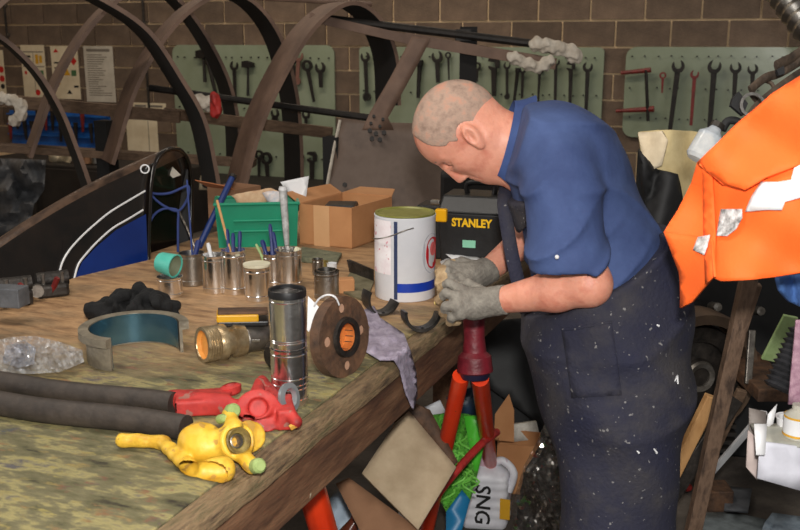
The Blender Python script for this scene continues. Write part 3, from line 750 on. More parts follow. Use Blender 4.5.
tA = tin('tin_can', 290.5, 352, 411, 37, 'lower bright tin of the two stacked beside the flange disc', m=M_chrome, beads=(.1, .3, .4, .5, .92))
tB = tin('tin_can', 290.5, 293, 350, 37, 'upper tall bright tin with black rim, stacked on another', z0=BT+tA[3]+.0005, rim=M_blackp, beads=(.06, .12, .85, .93))
tB[0].location.x = tA[1].x; tB[0].location.y = tA[1].y
c_lid = mat('cream_lid', (206, 200, 170), (226, 220, 196), rough=.5, scale=20)
tin('tin_can', 258, 269, 303, 25, 'bright tin with a cream lid in front of the brush tins', lid=c_lid)
tC = tin('tin_can', 289, 252, 290, 27, 'tall ribbed shiny tin standing right behind the cream-lidded one', ribs=1)
tD = tin('tin_can', 235, 252, 296, 24, 'tall shiny tin holding brushes in front of the green bin')
tE = tin('tin_can', 216, 257, 295, 25, 'shiny tin with pale lid left of the tin of brushes', lid=None)
tF = tin('tin_can', 193, 255, 287, 25, 'dark reflecting tin behind the teal cap holding a white stick', m=M_chromed)
tG = tin('tin_can', 171, 279, 299, 25, 'short bright tin under the tilted teal cap')
tH = tin('tin_can', 274, 255, 288, 20, 'narrow shiny tin between the cream-lidded tin and the ribbed tin')
tI = tin('tin_can', 327, 272, 301, 25, 'grey screw-neck tin standing behind the flange disc', m=M_chromed, neck=1)
tin('small_tin', 318, 260, 276, 11, 'small grey pot left behind the screw-neck tin', m=M_chromed)
tin('white_pot', 332, 264, 272, 10, 'little white pot on the bench behind the screw-neck tin', m=M_white, cat='pot', beads=())
tin('brass_nut', 324, 262, 271, 9, 'tiny brass nut between the grey pot and the white pot', m=flat('brass', (150, 130, 70), .4, .6), cat='nut', beads=())
# teal cap tilted over the tins
cc = tG[1]+Vector((0, 0, tG[3]+.034)); ax = (RT*.9+FC*.38-UZ*.14).normalized()
t = thing('teal_beaker', 'teal plastic beaker lying on its side on the short tin', 'beaker', cc-UZ*.033)
obj('beaker_body', MB().lathe([(0, -.034), (.026, -.032), (.029, -.026), (.033, .018), (.034, .022), (.030, .022), (.028, -.02)], cc, ax, 28), M_teal, t, smooth=50)
obj('inner_face', MB().lathe([(.0295, .019), (.024, -.005), (0, -.01)], cc, ax, 28), mat('grey_green_plastic', (110, 116, 92), (130, 134, 108), rough=.6), t, label='grey-green inside face')

def brush(tn, dx, dy, px, py, lab, m, r=.004, ferr=True, cat='brush', name='paintbrush', zb=.02):
    o = tn[1]; a = o+RT*dx+FC*dy; a.z = BT+zb; b = B(px, py, 0)      # ray through the far end, on the tin's depth
    dd = dep(o)+.0; b = J(px, py, dd)
    t = thing(name, lab, cat, a)
    v = b-a
    if ferr:
        obj('bristles', MB().tube([a, a+v*.12], [r*2.2, r*2], 8), M_black, t)
        obj('ferrule', MB().tube([a+v*.12, a+v*.3], [r*2.1, r*1.7], 8), M_chromed, t)
        obj('handle', MB().tube([a+v*.3, a+v*.45, a+v*.7, a+v*.92, b], [r*1.4, r*1.9, r*1.2, r*1.6, r], 8), m, t)
    else: obj('shaft', MB().tube([a, b], r, 8), m, t)
    return t
M_bh = flat('brush_blue', (28, 44, 104), .4)
brush(tD, -.008, 0, 227, 229, 'blue-handled brush at left in the brush tin', M_bh)
brush(tD, .0, .01, 233, 233, 'shorter blue-handled brush in the middle of the brush tin', M_bh)
brush(tD, .01, -.005, 240, 231, 'blue-handled brush at right in the brush tin', M_bh)
brush(tD, .014, .0, 217, 200, 'long pale wooden stick leaning left out of the brush tin', M_pale, .0038, False, 'stick', 'wooden_stick')
brush(tF, .004, 0, 187, 180, 'thin blue-grey stick rising from the dark tin', M_rope, .0028, False, 'stick', 'thin_stick')
brush(tF, -.008, 0, 199, 240, 'blue brush with thick handle in the dark reflecting tin', M_bh, .006)
brush(tE, .006, .0, 208, 243, 'short white brush handle in the tin left of the brush tin', M_white)
brush(tH, .0, .0, 262, 240, 'dark blue brush in the narrow shiny tin, leaning left', M_bh, .005)
brush(tH, .004, .004, 270, 224, 'tall dark blue brush in the narrow shiny tin', M_bh)
brush(tH, -.004, -.004, 256, 244, 'little green brush in the narrow shiny tin', M_palegreen, .003)
brush(tC, -.018, .006, 273, 232, 'long navy brush leaning left out of the ribbed tin', M_bh, .004)
brush(tC, .01, .0, 297, 247, 'short pale brush stub in the ribbed tin', c_lid, .005)

def text(s, size, o, ux, uy, m, parent, name='lettering', ext=.0006, bold=0.0, wid=None):
    cu = bpy.data.curves.new(name, 'FONT'); cu.body = s; cu.size = size; cu.extrude = ext; cu.offset = bold; cu.align_x = 'CENTER'; cu.align_y = 'CENTER'; cu.resolution_u = 3
    ob = bpy.data.objects.new(name, cu); COL.objects.link(ob)
    dg = bpy.context.evaluated_depsgraph_get(); me = bpy.data.meshes.new_from_object(ob.evaluated_get(dg)); bpy.data.objects.remove(ob)
    if wid:
        xs = [v.co.x for v in me.vertices]; k = wid/(max(xs)-min(xs)); me.transform(Matrix.Diagonal((k, 1, 1, 1)))
    ux = Vector(ux).normalized(); uy = Vector(uy); uy = (uy-ux*uy.dot(ux)).normalized(); n = ux.cross(uy)
    M = Matrix((ux, uy, n)).transposed().to_4x4(); me.transform(M); me.transform(Matrix.Translation(Vector(o)-wloc(parent)))
    me.materials.clear(); me.materials.append(m); r = bpy.data.objects.new(name, me); COL.objects.link(r); r.parent = parent; return r

# ---------------------------------------------------------------- big white paint tin
c = B(405, 303); d = dep(c); r = 31*d/FPX; o = c+away(c)*r; o.z = BT; h = zat(c, 219)-BT
t = thing('paint_tin', 'big white paint tin with olive lid and blue bottom band, by the man\'s hands', 'paint tin', o)
tocam = -away(c)
obj('body', MB().lathe([(0, .001), (r*.98, .001), (r, .004), (r, h-.006), (r*1.012, h-.004), (r*1.012, h), (r*.96, h), (r*.94, h-.006), (0, h-.006)], o, seg=48), M_whitep, t)
obj('lid', MB().lathe([(r*.9, h-.001), (r*.985, h+.001), (r*.985, h+.006), (r*.9, h+.006), (r*.86, h+.002), (0, h+.002)], o, seg=48), mat('olive_lid', (112, 112, 50), (134, 132, 66), rough=.4, scale=30), t)
def band(px0, px1, y0, y1, m, off=.0006, nm='printed_band'):
    q = lambda px: math.asin(max(-1, min(1, (px-405)/31)))
    z0, z1 = zat(c, y1)-BT, zat(c, y0)-BT
    return obj(nm, MB().lathe([(r+off, z0), (r+off, z1)], o, (0, 0, 1), 20, ref=tocam, a0=q(px0), a1=q(px1)), m, t, smooth=60)
band(395, 435.9, 284, 293, M_bluepr); band(394, 397.5, 222, 300, M_navypr, .0008)
band(374.1, 391, 222, 276, mat('pink_label', (226, 214, 218), (240, 236, 238), rough=.5, scale=30, spots=(210, 150, 160), spot_scale=40, spot_th=.62), .0005, 'label')
# red picture: ellipse patch on cylinder
def ell(cx, cy, rx, ry, m, off, nm):
    mb = MB(); P = []
    for k in range(20):
        w = 2*math.pi*k/20; px = min(435.8, cx+rx*math.cos(w)); py = cy+ry*math.sin(w); a = math.asin((px-405)/31); side = RT
        P.append(o+(tocam*math.cos(a)+Vector((0, 0, 1)).cross(tocam)*math.sin(a))*(r+off)+Vector((0, 0, zat(c, py)-BT)))
    mb.add(P, [list(range(20))]); return obj(nm, mb, m, t, smooth=0)
ell(431, 256, 9, 20, flat('grey_print', (196, 196, 204), .4), .0008, 'printed_swirl'); ell(432, 256, 6.5, 16, flat('red_print', (206, 24, 40), .4), .0012, 'printed_rose'); ell(432.5, 252, 3, 7, flat('pink_print', (232, 110, 110), .4), .0016, 'printed_petal')
def cylp(px, py, off):
    a = math.asin(max(-1, min(1, (px-405)/31))); return o+(tocam*math.cos(a)+Vector((0, 0, 1)).cross(tocam)*math.sin(a))*(r+off)+Vector((0, 0, zat(c, py)-BT))
obj('wire_handle', MB().tube(smoothpath([cylp(374.2, 244, .004), cylp(380, 241, .008), cylp(392, 236, .012), cylp(404, 230, .012), cylp(413, 228, .004)], 5), .0016, 6), M_chromed, t)

# ---------------------------------------------------------------- cardboard box on bench
def panelbox(nm, lab, cat, Cb, Lb, Rb, h, m, parts, thk=.004, flare=0, group=None):
    Cb, Lb, Rb = [Vector(v) for v in (Cb, Lb, Rb)]; Kb = Lb+Rb-Cb; ctr = (Lb+Rb)/2
    t = thing(nm, lab, cat, ctr, group); up = Vector((0, 0, h))
    q = [Lb, Cb, Rb, Kb]; tops = [p+up+(p-ctr)*flare for p in q]
    for i in range(4):
        a, b = q[i], q[(i+1) % 4]; ta, tb = tops[i], tops[(i+1) % 4]; n = (b-a).cross(up).normalized()
        if n.dot(ctr-a) < 0: n = -n
        obj(parts, MB().hexa([a, b, b+n*thk, a+n*thk], [ta, tb, tb+n*thk, ta+n*thk]), m, t, smooth=0)
    obj('base', MB().hexa(q, [p+Vector((0, 0, thk)) for p in q]), m, t, smooth=0)
    return t, q, tops
Cb, Lb, Rb = B(352, 249), B(300, 244), B(392, 235)
hb = zat(Cb, 208)-BT
bx, q, tp = panelbox('cardboard_box', 'open brown cardboard box on the bench behind the white paint tin', 'box', Cb, Lb, Rb, hb, M_card, 'side')
tape = MB(); a = Cb.lerp(Lb, .42); b2 = Cb.lerp(Lb, .72); n = -(Rb-Cb).normalized()*.001
tape.hexa([a+n, b2+n, b2+n*.5, a+n*.5], [a+n+Vector((0, 0, hb)), b2+n+Vector((0, 0, hb)), b2+n*.5+Vector((0, 0, hb)), a+n*.5+Vector((0, 0, hb))])
obj('tape', tape, mat('tape', (206, 160, 116), (214, 170, 126), rough=.4), bx, smooth=0)
fl_ = MB(); u = (q[3]-q[0]).normalized(); 
obj('flap', MB().hexa([tp[3], tp[2], tp[2]+Vector((0, 0, .003)), tp[3]+Vector((0, 0, .003))], [tp[3]-(Rb-Cb)*0+Vector((.03, .10, .01)), tp[2]+Vector((-.03, .10, .01)), tp[2]+Vector((-.03, .10, .013)), tp[3]+Vector((.03, .10, .013))]), M_card, bx, smooth=0)
obj('flap', MB().hexa([tp[0], tp[3], tp[3]+Vector((0, 0, .003)), tp[0]+Vector((0, 0, .003))], [tp[0]+Vector((-.07, .03, .03)), tp[3]+Vector((-.05, .0, .03)), tp[3]+Vector((-.05, 0, .033)), tp[0]+Vector((-.07, .03, .033))]), M_card, bx, smooth=0)
ctr = (Lb+Rb)/2; obj('dark_case', MB().box((ctr.x-.02, ctr.y+.0, BT+hb*.5), (.11, .10, hb*.85), Matrix.Rotation(.3, 3, 'Z')), M_blackp, label='black case lying inside the cardboard box', cat='case', smooth=0, bevel=.008)
# small brown box behind the green bin
Cb, Lb, Rb = B(236, 230), B(209, 226), B(262, 224)
hb2 = zat(Cb, 190)-BT
bx2, q2, tp2 = panelbox('small_box', 'worn orange-brown box behind the green bin, flaps open', 'box', Cb, Lb, Rb, hb2, M_cardd, 'side')
obj('flap', MB().hexa([tp2[0], tp2[1], tp2[1]+Vector((0, 0, .003)), tp2[0]+Vector((0, 0, .003))], [tp2[0]+Vector((-.02, -.05, .03)), tp2[1]+Vector((0, -.05, .02)), tp2[1]+Vector((0, -.05, .023)), tp2[0]+Vector((-.02, -.05, .033))]), mat('card_orange', (178, 108, 66), (196, 124, 80), rough=.85), bx2, smooth=0)
# green bin
Cb, Lb = B(297, 246), B(219, 248); dv = away(Lb.lerp(Cb, .5)); Rb = Cb+dv*.15; hg = zat(Cb, 203)-BT
gb, q3, tp3 = panelbox('storage_bin', 'emerald green plastic storage bin full of papers, behind the tins', 'bin', Cb, Lb, Rb, hg, M_green, 'side', .004, .06)
for i in range(4):
    a, b2 = tp3[i], tp3[(i+1) % 4]; obj('rim', MB().tube([a, b2], .006, 8), M_green, gb)
fn = -(dv); a, b2 = Lb, Cb
for f0, f1, nmz in ((.2, .9, .38), (.2, .9, .62)):
    p, p2 = a.lerp(b2, f0), a.lerp(b2, f1); z = hg*nmz
    obj('front_ridge', MB().tube([p+fn*.006+Vector((0, 0, z)), p2+fn*.006+Vector((0, 0, z))], .005, 8), M_green, gb)
gctr = (Lb+Rb)/2; gz = BT+hg
def flatpaper(poly, dpt, lab, name, cat, m, amp=.01, **k):
    return obj(name, sheet(poly, lambda x, y: J(x, y, dpt(x, y) if callable(dpt) else dpt) + Vector((0, 0, amp*nz(x, y, 2, .08))), 5), m, label=lab, cat=cat, solid=.0015, smooth=60, **k)
gd = dep(gctr)
flatpaper([(280, 182), (309, 176), (305, 206), (298, 205)], gd+.02, 'stiff white paper corner sticking up from the green bin', 'paper_sheet', 'paper', M_white, 0)
flatpaper([(231, 194), (255, 190), (281, 190), (280, 198), (262, 204), (238, 204)], gd, 'crumpled buff papers filling the green bin', 'paper_sheet', 'paper', mat('buff_paper', (190, 150, 116), (214, 186, 150), rough=.8, scale=30), .02)
flatpaper([(262, 193), (284, 190), (286, 200), (270, 205)], gd-.03, 'pale glossy leaflet lying on top of the green bin', 'leaflet', 'paper', mat('leaflet', (176, 180, 190), (220, 204, 196), rough=.3, scale=60), .01)
a = J(283, 190, gd-.10); b2 = J(287, 246, gd-.16); t = thing('sealant_tube', 'long grey-white tube leaning against the front of the green bin', 'tube', b2)
obj('barrel', MB().tube([a, a.lerp(b2, .75), b2], [.014, .011, .008], 12), mat('grey_tube', (120, 122, 122), (200, 200, 200), rough=.4, scale=30), t); obj('nozzle', MB().tube([a, a+Vector((0, 0, .012))], [.016, .013], 12), M_white, t)
# blue rod leaning
a = J(232, 178, gd+.0); b2 = J(199, 247, gd-.16); t = thing('blue_bar', 'dark blue bar leaning left of the green bin', 'bar', b2)
obj('bar_body', MB().tube([a, b2], .011, 8), flat('bar_blue', (20, 48, 112), .45), t); obj('bar_end', MB().tube([a, a+(a-b2)*.04], .014, 8), M_steeldk, t)

# ---------------------------------------------------------------- black and yellow toolbox
Lf, Rf = B(437, 263), B(512, 268); dn = (Rf-Lf).cross(Vector((0, 0, 1))).normalized(); dn = dn if dn.dot(away(Lf)) > 0 else -dn
Dp = dn*.17; ux = (Rf-Lf).normalized(); hh = zat(Lf, 212)-BT; h2 = zat(Lf, 196)-BT; UZ = Vector((0, 0, 1))
tb = thing('toolbox', 'black plastic toolbox with yellow latches and yellow lettering STANLEY', 'toolbox', Lf.lerp(Rf, .5)+Dp*.5)
i_ = .012
obj('body', MB().hexa([Lf+ux*i_, Rf-ux*i_, Rf-ux*i_+Dp, Lf+ux*i_+Dp], [Lf+UZ*hh, Rf+UZ*hh, Rf+Dp+UZ*hh, Lf+Dp+UZ*hh]), M_blackp, tb, smooth=0, bevel=.006)
obj('lid', MB().hexa([Lf-dn*.004+UZ*hh, Rf-dn*.004+UZ*hh, Rf+Dp+UZ*hh, Lf+Dp+UZ*hh], [Lf+ux*.01+dn*.03+UZ*h2, Rf-ux*.01+dn*.03+UZ*h2, Rf-ux*.01+Dp+UZ*h2, Lf+ux*.01+Dp+UZ*h2]), M_blackp, tb, smooth=0, bevel=.006)
for f in (.0, 1.0):
    p = Lf.lerp(Rf, -.02 if f == 0 else .93); x0, x1 = p, p+ux*.038
    z1 = hh+.012; z0 = hh-.03
    la = obj('latch', MB().hexa([x0-dn*.014+UZ*z0, x1-dn*.014+UZ*z0, x1+UZ*z0, x0+UZ*z0], [x0-dn*.016+UZ*z1, x1-dn*.016+UZ*z1, x1+dn*.012+UZ*z1, x0+dn*.012+UZ*z1]), flat('latch_yellow', (242, 178, 12), .35), tb, label='yellow latch', smooth=0, bevel=.005)
P0 = Lf.lerp(Rf, .32)+UZ*h2+Dp*.5; P1 = Lf.lerp(Rf, .68)+UZ*h2+Dp*.5
obj('handle', MB().tube(smoothpath([P0, P0+UZ*.03, P0.lerp(P1, .5)+UZ*.036, P1+UZ*.03, P1], 5), .009, 10), M_blackp, tb)
text('STANLEY', .036, PL(471.5, 223.5, Lf-dn*.0015, dn), ux, UZ, flat('letter_yellow', (250, 196, 24), .4), tb, bold=.0014, wid=.131)
pp = PL(469, 244, Lf-dn*.002, dn); obj('mint_label', MB().box(pp, (.042, .001, .024), Matrix((ux, dn, UZ)).transposed()), flat('mint', (140, 206, 176), .4), tb, smooth=0, label='mint green label')
obj('side_tray', MB().hexa([Lf+ux*-.085+dn*.05, Lf+dn*.05, Lf+Dp, Lf-ux*.085+Dp], [Lf+ux*-.085+dn*.05+UZ*(hh+.01), Lf+dn*.05+UZ*(hh+.01), Lf+Dp+UZ*(hh+.01), Lf-ux*.085+Dp+UZ*(hh+.01)]), M_blackp, tb, smooth=0, bevel=.006)
obj('clip', MB().box(PL(434, 203, Lf-dn*.0, dn)+dn*.02, (.03, .02, .015), Matrix((ux, dn, UZ)).transposed()), M_chromed, tb, smooth=0, bevel=.003)
a, b2 = B(440, 238), B(503, 238)
t = thing('black_case', 'tall black case standing behind the toolbox under the man\'s face', 'case', a.lerp(b2, .5)+away(a)*.06)
zz = zat(a, 174)-BT; dd = away(a)*.12
obj('body', MB().hexa([a, b2, b2+dd, a+dd], [a+UZ*zz, b2+UZ*zz, b2+dd+UZ*zz, a+dd+UZ*zz]), M_black, t, smooth=0, bevel=.012)
obj('handle', MB().tube([a.lerp(b2, .3)+dd*.5+UZ*zz, a.lerp(b2, .35)+dd*.5+UZ*(zz+.02), a.lerp(b2, .65)+dd*.5+UZ*(zz+.02), a.lerp(b2, .7)+dd*.5+UZ*zz], .008, 8), M_black, t)
flatpaper([(441, 251), (455, 247), (481, 258), (478, 262), (452, 259)], lambda x, y: dep(B(x, y, .03)), 'white printed card lying in front of the toolbox', 'printed_card', 'card', M_white, .004)
flatpaper([(440, 262), (452, 258), (455, 267), (443, 268)], lambda x, y: dep(B(x, y, .02)), 'crumpled white tissue beside the paint tin', 'tissue', 'tissue', M_white, .012)

# ---------------------------------------------------------------- things lying on the bench
# flange disc on edge
v = away(B(345, 378)); side = Vector((0, 0, 1)).cross(-v); n = (-v*.60+side*.80+Vector((0, 0, .10))).normalized()
ce = B(345, 378, 0); Rf_ = 41*dep(ce)/FPX; ce = J(345, 337, dep(ce)+.0)
t = thing('flange_disc', 'rusty steel pipe flange with four bolt holes standing on its edge', 'flange', (ce.x, ce.y, BT))
fv = n.cross(UZ).normalized(); fu = n.cross(fv)
if fu.z < 0: fu = -fu
mb = MB(); seg = 48; holes = [(.0, .72, .12), (.70, .05, .13), (0, -.72, .12), (-.72, 0, .12), (0, 0, .34)]
# face with true holes through a constrained triangulation
def ring2(cx, cy, r, k): return [(cx+r*math.cos(2*math.pi*i/k), cy+r*math.sin(2*math.pi*i/k)) for i in range(k)]
loops = [ring2(0, 0, 1, seg)]+[ring2(a*.96, b, rr, 16) for a, b, rr in holes]
pts = []; edges = []; 
for lp in loops:
    b0 = len(pts); pts += lp; edges += [(b0+i, b0+(i+1) % len(lp)) for i in range(len(lp))]
r_ = delaunay_2d_cdt([Vector(p) for p in pts], edges, [], 0, 1e-5)
tris = []
for f in r_[2]:
    c2 = sum((r_[0][i] for i in f), Vector((0, 0)))/len(f)
    if c2.length < 1 and all((c2.x-a*.96)**2+(c2.y-b)**2 > (rr*.985)**2 for a, b, rr in holes): tris.append(list(f))
th = .026
m3 = lambda p, k: ce+(fv*p.x+fu*p.y)*Rf_+n*k
nn_ = len(r_[0]); mb.add([m3(p, 0) for p in r_[0]]+[m3(p, -th) for p in r_[0]], [f for f in tris]+[[i+nn_ for i in f][::-1] for f in tris])
b0 = 0
for lp in loops:
    mb.add([m3(Vector(p), 0) for p in lp]+[m3(Vector(p), -th) for p in lp], [[i, (i+1) % len(lp), len(lp)+(i+1) % len(lp), len(lp)+i] for i in range(len(lp))])
obj('disc', mb, M_castrust, t, smooth=30)
hub = MB().lathe([(Rf_*.34, .002), (Rf_*.5, .002), (Rf_*.48, .01), (Rf_*.36, .01), (Rf_*.34, -.02)], ce, n, 32); obj('hub_ring', hub, M_steeldk, t)
obj('bore_rust', MB().lathe([(0, -th*.8), (Rf_*.335, -th*.8), (Rf_*.335, .004)], ce, n, 28), mat('orange_rust', (186, 100, 40), (212, 130, 60), rough=.8, scale=30, bump=.3), t, label='bright orange rusted bore')
for a, b, rr in holes[:4]:
    obj('bolt_hole', MB().lathe([(0, -th*.12), (Rf_*rr*.98, -th*.12)], ce+(fv*a*.96+fu*b)*Rf_, n, 14), mat('hole_plug', (168, 128, 104), (196, 156, 130), rough=.6, scale=40), t)
loop = smoothpath([J(314, 306, dep(ce)-.01), J(319, 299, dep(ce)-.02), J(327, 295, dep(ce)-.03), J(335, 297, dep(ce)-.03), J(339, 305, dep(ce)-.02)], 5)
tg = thing('tag', 'white paper tag on a wire loop threaded through the rusty flange', 'tag', (loop[0].x, loop[0].y, BT))
obj('wire_loop', MB().tube(loop, .0022, 6), M_white, tg)
obj('card', sheet([(308, 296), (319, 307), (309, 332), (307, 330)], lambda x, y: J(x, y, dep(ce)+.0), 5), M_white, tg, solid=.0012, smooth=0)

# big bearing half shell, axis vertical
o = B(136, 356); o.z = BT; v = away(o); s_ = 1.0
t = thing('bearing_shell', 'large half bearing shell with shiny blue-steel inner face and flanged rim', 'bearing shell', o)
A0, A1 = math.radians(88), math.radians(330); Ro, Ri = .118, .096; Hs = .074
def arcshell(pr, nm, m, **k):
    mb = MB(); mb.lathe(pr+[pr[0]], o, (0, 0, 1), 44, ref=-v, a0=A0, a1=A1); nk = 45; K = len(pr)
    mb.f.append([i*nk for i in range(K)]); mb.mi.append(0); mb.f.append([i*nk+44 for i in range(K)][::-1]); mb.mi.append(0)
    return obj(nm, mb, m, t, smooth=40, **k)
arcshell([(Ri+.003, .0), (Ro-.012, .0), (Ro-.012, Hs-.02), (Ro+.003, Hs-.018), (Ro+.003, Hs), (Ri+.003, Hs)], 'cast_body', mat('bearing_grey', (112, 104, 90), (150, 140, 122), rough=.5, metal=.3, scale=24, bump=.25))
mb = MB(); mb.lathe([(Ri, .004), (Ri, Hs-.001)], o, (0, 0, 1), 44, ref=-v, a0=A0+.01, a1=A1-.01)
obj('inner_lining', mb, mat('blued_steel', (70, 112, 132), (112, 150, 168), rough=.2, metal=.8, scale=5), t, smooth=60, label='shiny blue-steel lining')
arcshell([(Ro-.016, -.0+.0005), (Ro-.013, .0005), (Ro-.013, .004), (Ro-.016, .004)], 'lower_lip', M_steel)

# black cloth heap
cs_ = []; fs_ = []; rc = random.Random(3)
for k in range(46):
    px = rc.uniform(97, 173); top = 322-38*max(0, 1-((px-136)/46)**2)**.7*(.82 if 128 < px < 142 else 1); u = rc.random()
    q = B(px, 324); q = Vector((q.x, q.y, 0))+away(q)*rc.uniform(.01, .10); zt = max(BT+.012, zat(q, top+6)); q.z = BT+.008+(zt-BT-.008)*u
    cs_.append(q); r0 = rc.uniform(.013, .022); dv_ = Vector((rc.uniform(-1, 1), rc.uniform(-1, 1), rc.uniform(-.5, .5))).normalized()*.02; fs_.append(s_cap(q-dv_, q+dv_, r0, r0*.7))
fcl = U(.007, *fs_)
fcl2 = lambda P: np.maximum(fcl(P)+.0015*np.sin(P[:, 0]*210+6*np.sin(P[:, 1]*60)), BT+.001-P[:, 2])
lo, hi = bounds(cs_, .05); lo.z = BT-.01
sobj('black_rag', fcl2, lo, hi, .004, M_blackcl, None, label='crumpled heap of black cloth behind the bearing shell', category='cloth', origin=cs_[1])
# clear plastic bag
fnb = lambda x, y: B(x, y, .008+.030*abs(nz(x, y, 5, .11))+.022*abs(nz(x, y, 2, .31)))
t = thing('plastic_bag', 'crinkled clear plastic bag at the left edge above the hoses', 'bag', B(40, 362))
obj('film', sheet([(-12, 343), (10, 337), (36, 336), (60, 342), (82, 350), (84, 362), (60, 372), (30, 374), (-12, 372)], fnb, 2.6), M_clear, t, solid=.0008, smooth=0)
obj('folded_part', sheet([(6, 346), (24, 340), (36, 348), (34, 364), (18, 368), (2, 362)], lambda x, y: B(x, y, .028+.035*abs(nz(x, y, 9, .22))), 2.6), mat('foil_clear', (200, 205, 215), (240, 240, 245), rough=.14, metal=.6, alpha=.5, scale=20), t, solid=.0008, smooth=0)
# brass threaded coupling
a = B(203, 366, 0); rr = 18.5*dep(a)/FPX; a = Vector((a.x, a.y, BT+rr))+away(a)*rr*.6; e = B(266, 352); e = Vector((e.x, e.y, BT+rr*.8))+away(e)*.02
ax = (e-a).normalized(); Lx = (e-a).length
t = thing('pipe_coupling', 'threaded steel and brass pipe coupling lying with its orange bore facing left', 'coupling', (a.x, a.y, BT))
pr = [(rr*.78, .002), (rr*.8, 0), (rr*.98, 0)]
for k in range(5): pr += [(rr*1.0, .006+k*.006), (rr*.93, .009+k*.006)]
pr += [(rr*1.02, .04), (rr*1.02, .052), (rr*.8, .056), (rr*.78, .07), (rr*.93, .074), (rr*.93, .098), (rr*.7, .102), (rr*.66, Lx), (0, Lx)]
obj('threaded_body', MB().lathe(pr, a, ax, 32), mat('coupling_metal', (138, 116, 84), (190, 172, 140), rough=.35, metal=.7, scale=30, bump=.15), t)
obj('bore', MB().lathe([(rr*.79, .001), (rr*.76, .012), (0, .02)], a, ax, 32), mat('bore_orange', (206, 136, 56), (226, 160, 80), rough=.6, scale=20), t, label='orange rusted bore')
obj('grey_sleeve', MB().lathe([(rr*.72, .1), (rr*.78, .104), (rr*.78, Lx-.004), (rr*.6, Lx+.01), (0, Lx+.01)], a, ax, 24), M_steel, t)
obj('lever', MB().box(a+ax*Lx*.75-v*.03+UZ*.004, (.04, .008, .006), Matrix.Rotation(.35, 3, 'Z')), M_chromed, t, smooth=0, bevel=.001)
# yellow and black scraper on top of it
p = J(243, 315, dep(a)+.06); ux2 = (J(270, 314, dep(a)+.06)-J(216, 315, dep(a)+.04)).normalized(); w2 = .115; MM = Matrix((ux2, UZ.cross(ux2).normalized(), UZ)).transposed()
t = thing('sanding_block', 'yellow and black sanding block with brown top resting on the pipe coupling', 'sanding block', p)
obj('black_pad', MB().box(p-UZ*.014, (w2, .054, .012), MM), M_blackp, t, smooth=0, bevel=.003)
obj('yellow_body', MB().box(p-UZ*.001-ux2*.012, (w2*.82, .056, .017), MM), flat('block_yellow', (216, 160, 16), .45), t, smooth=0, bevel=.003)
obj('brown_top', MB().box(p+UZ*.009, (w2*.98, .044, .008), MM), M_castrust, t, smooth=0, bevel=.002)
p = B(275, 346); t = obj('paper_scrap', sheet([(265, 330), (272, 326), (272, 340), (266, 338)], lambda x, y: J(x, y, dep(p)-.02), 4), M_white, label='small white paper scrap beside the stacked tins', cat='paper', solid=.001, smooth=0)
# dark socket right of coupling
obj('dark_valve_end', MB().lathe([(0, 0), (.02, 0), (.03, .008), (.03, .03), (.02, .036), (.02, .05), (0, .05)], B(268, 356, .03), ax, 20), M_steeldk, label='dark steel end cap behind the stacked tins', cat='cap')

# two rubber hoses
for k, (x0, y0, x1, y1, r, lab) in enumerate([(-60, 375, 172, 404, .0215, 'black rubber hose running to the red coupling'), (-60, 395, 186, 428, .0235, 'black rubber hose running to the yellow coupling, nearer the camera')]):
    a, b2 = B(x0, y0, r), B(x1, y1, r); P = [a.lerp(b2, i/12)+Vector((0, .006*math.sin(i*.7+k), 0)) for i in range(13)]
    obj('rubber_hose', MB().tube(P, r, 20), M_rubber, label=lab, cat='hose', smooth=60)
# red coupling
def ball_(x, y, h, r): return s_ell(B(x, y, h), (r, r, r))
dR = dep(B(250, 415))
t = thing('red_coupling', 'red painted brake hose coupling with flat wedge arm and round head', 'coupling', B(250, 425))
P = lambda x, y, h: B(x, y, h)
vv = away(B(250, 415)); sd_ = UZ.cross(-vv)
MX = [tuple(sd_), tuple(vv), (0, 0, 1)]
fr_ = U(.010, s_cap(P(172, 399, .022), P(232, 405, .022), .018, .020), s_box(P(205, 402, .02), (.055, .034, .016), MX, .004), s_cyl(P(258, 418, .004), P(258, 412, .034), .044), s_cap(P(256, 402, .04), P(259, 382, .05), .018, .009),
        s_cap(P(262, 380, .045), P(296, 422, .02), .010, .012), s_box(P(285, 412, .02), (.016, .045, .02), MX, .004), s_torus(P(258, 409, .036), (0, -.2, 1), .026, .006))
fr2 = cut(fr_, s_cyl(P(258, 408, .036), P(258, 404, .08), .018))
fr3 = cut(fr2, s_cyl(P(236, 400, .0), P(236, 388, .08), .010))
fr3 = lambda Q, f=fr3: np.maximum(f(Q), BT+.001-Q[:, 2])
lo, hi = bounds([P(160, 410, 0), P(305, 430, 0), P(262, 375, .08), P(160, 385, 0)], .03); lo.z = BT-.006
sobj('cast_body', fr3, lo, hi, .0032, M_redp, t)
obj('steel_ring', MB().lathe([(.016, 0), (.028, .001), (.029, .008), (.018, .010), (.016, 0)], P(287, 398, .045), (sd_*.75-vv*.6+UZ*.25), 28), mat('ring_grey', (120, 126, 130), (158, 164, 166), rough=.4, metal=.4), t, label='pale grey gasket ring')
obj('bolt', MB().tube([P(290, 428, .012), P(297, 424, .018)], .006, 6), flat('bolt_amber', (200, 150, 60), .5, .3), t)
obj('spout_neck', MB().lathe([(.016, 0), (.020, .004), (.022, .016), (.014, .02)], P(232, 394, .022), (-.2, 0, 1), 20), M_redp, t)
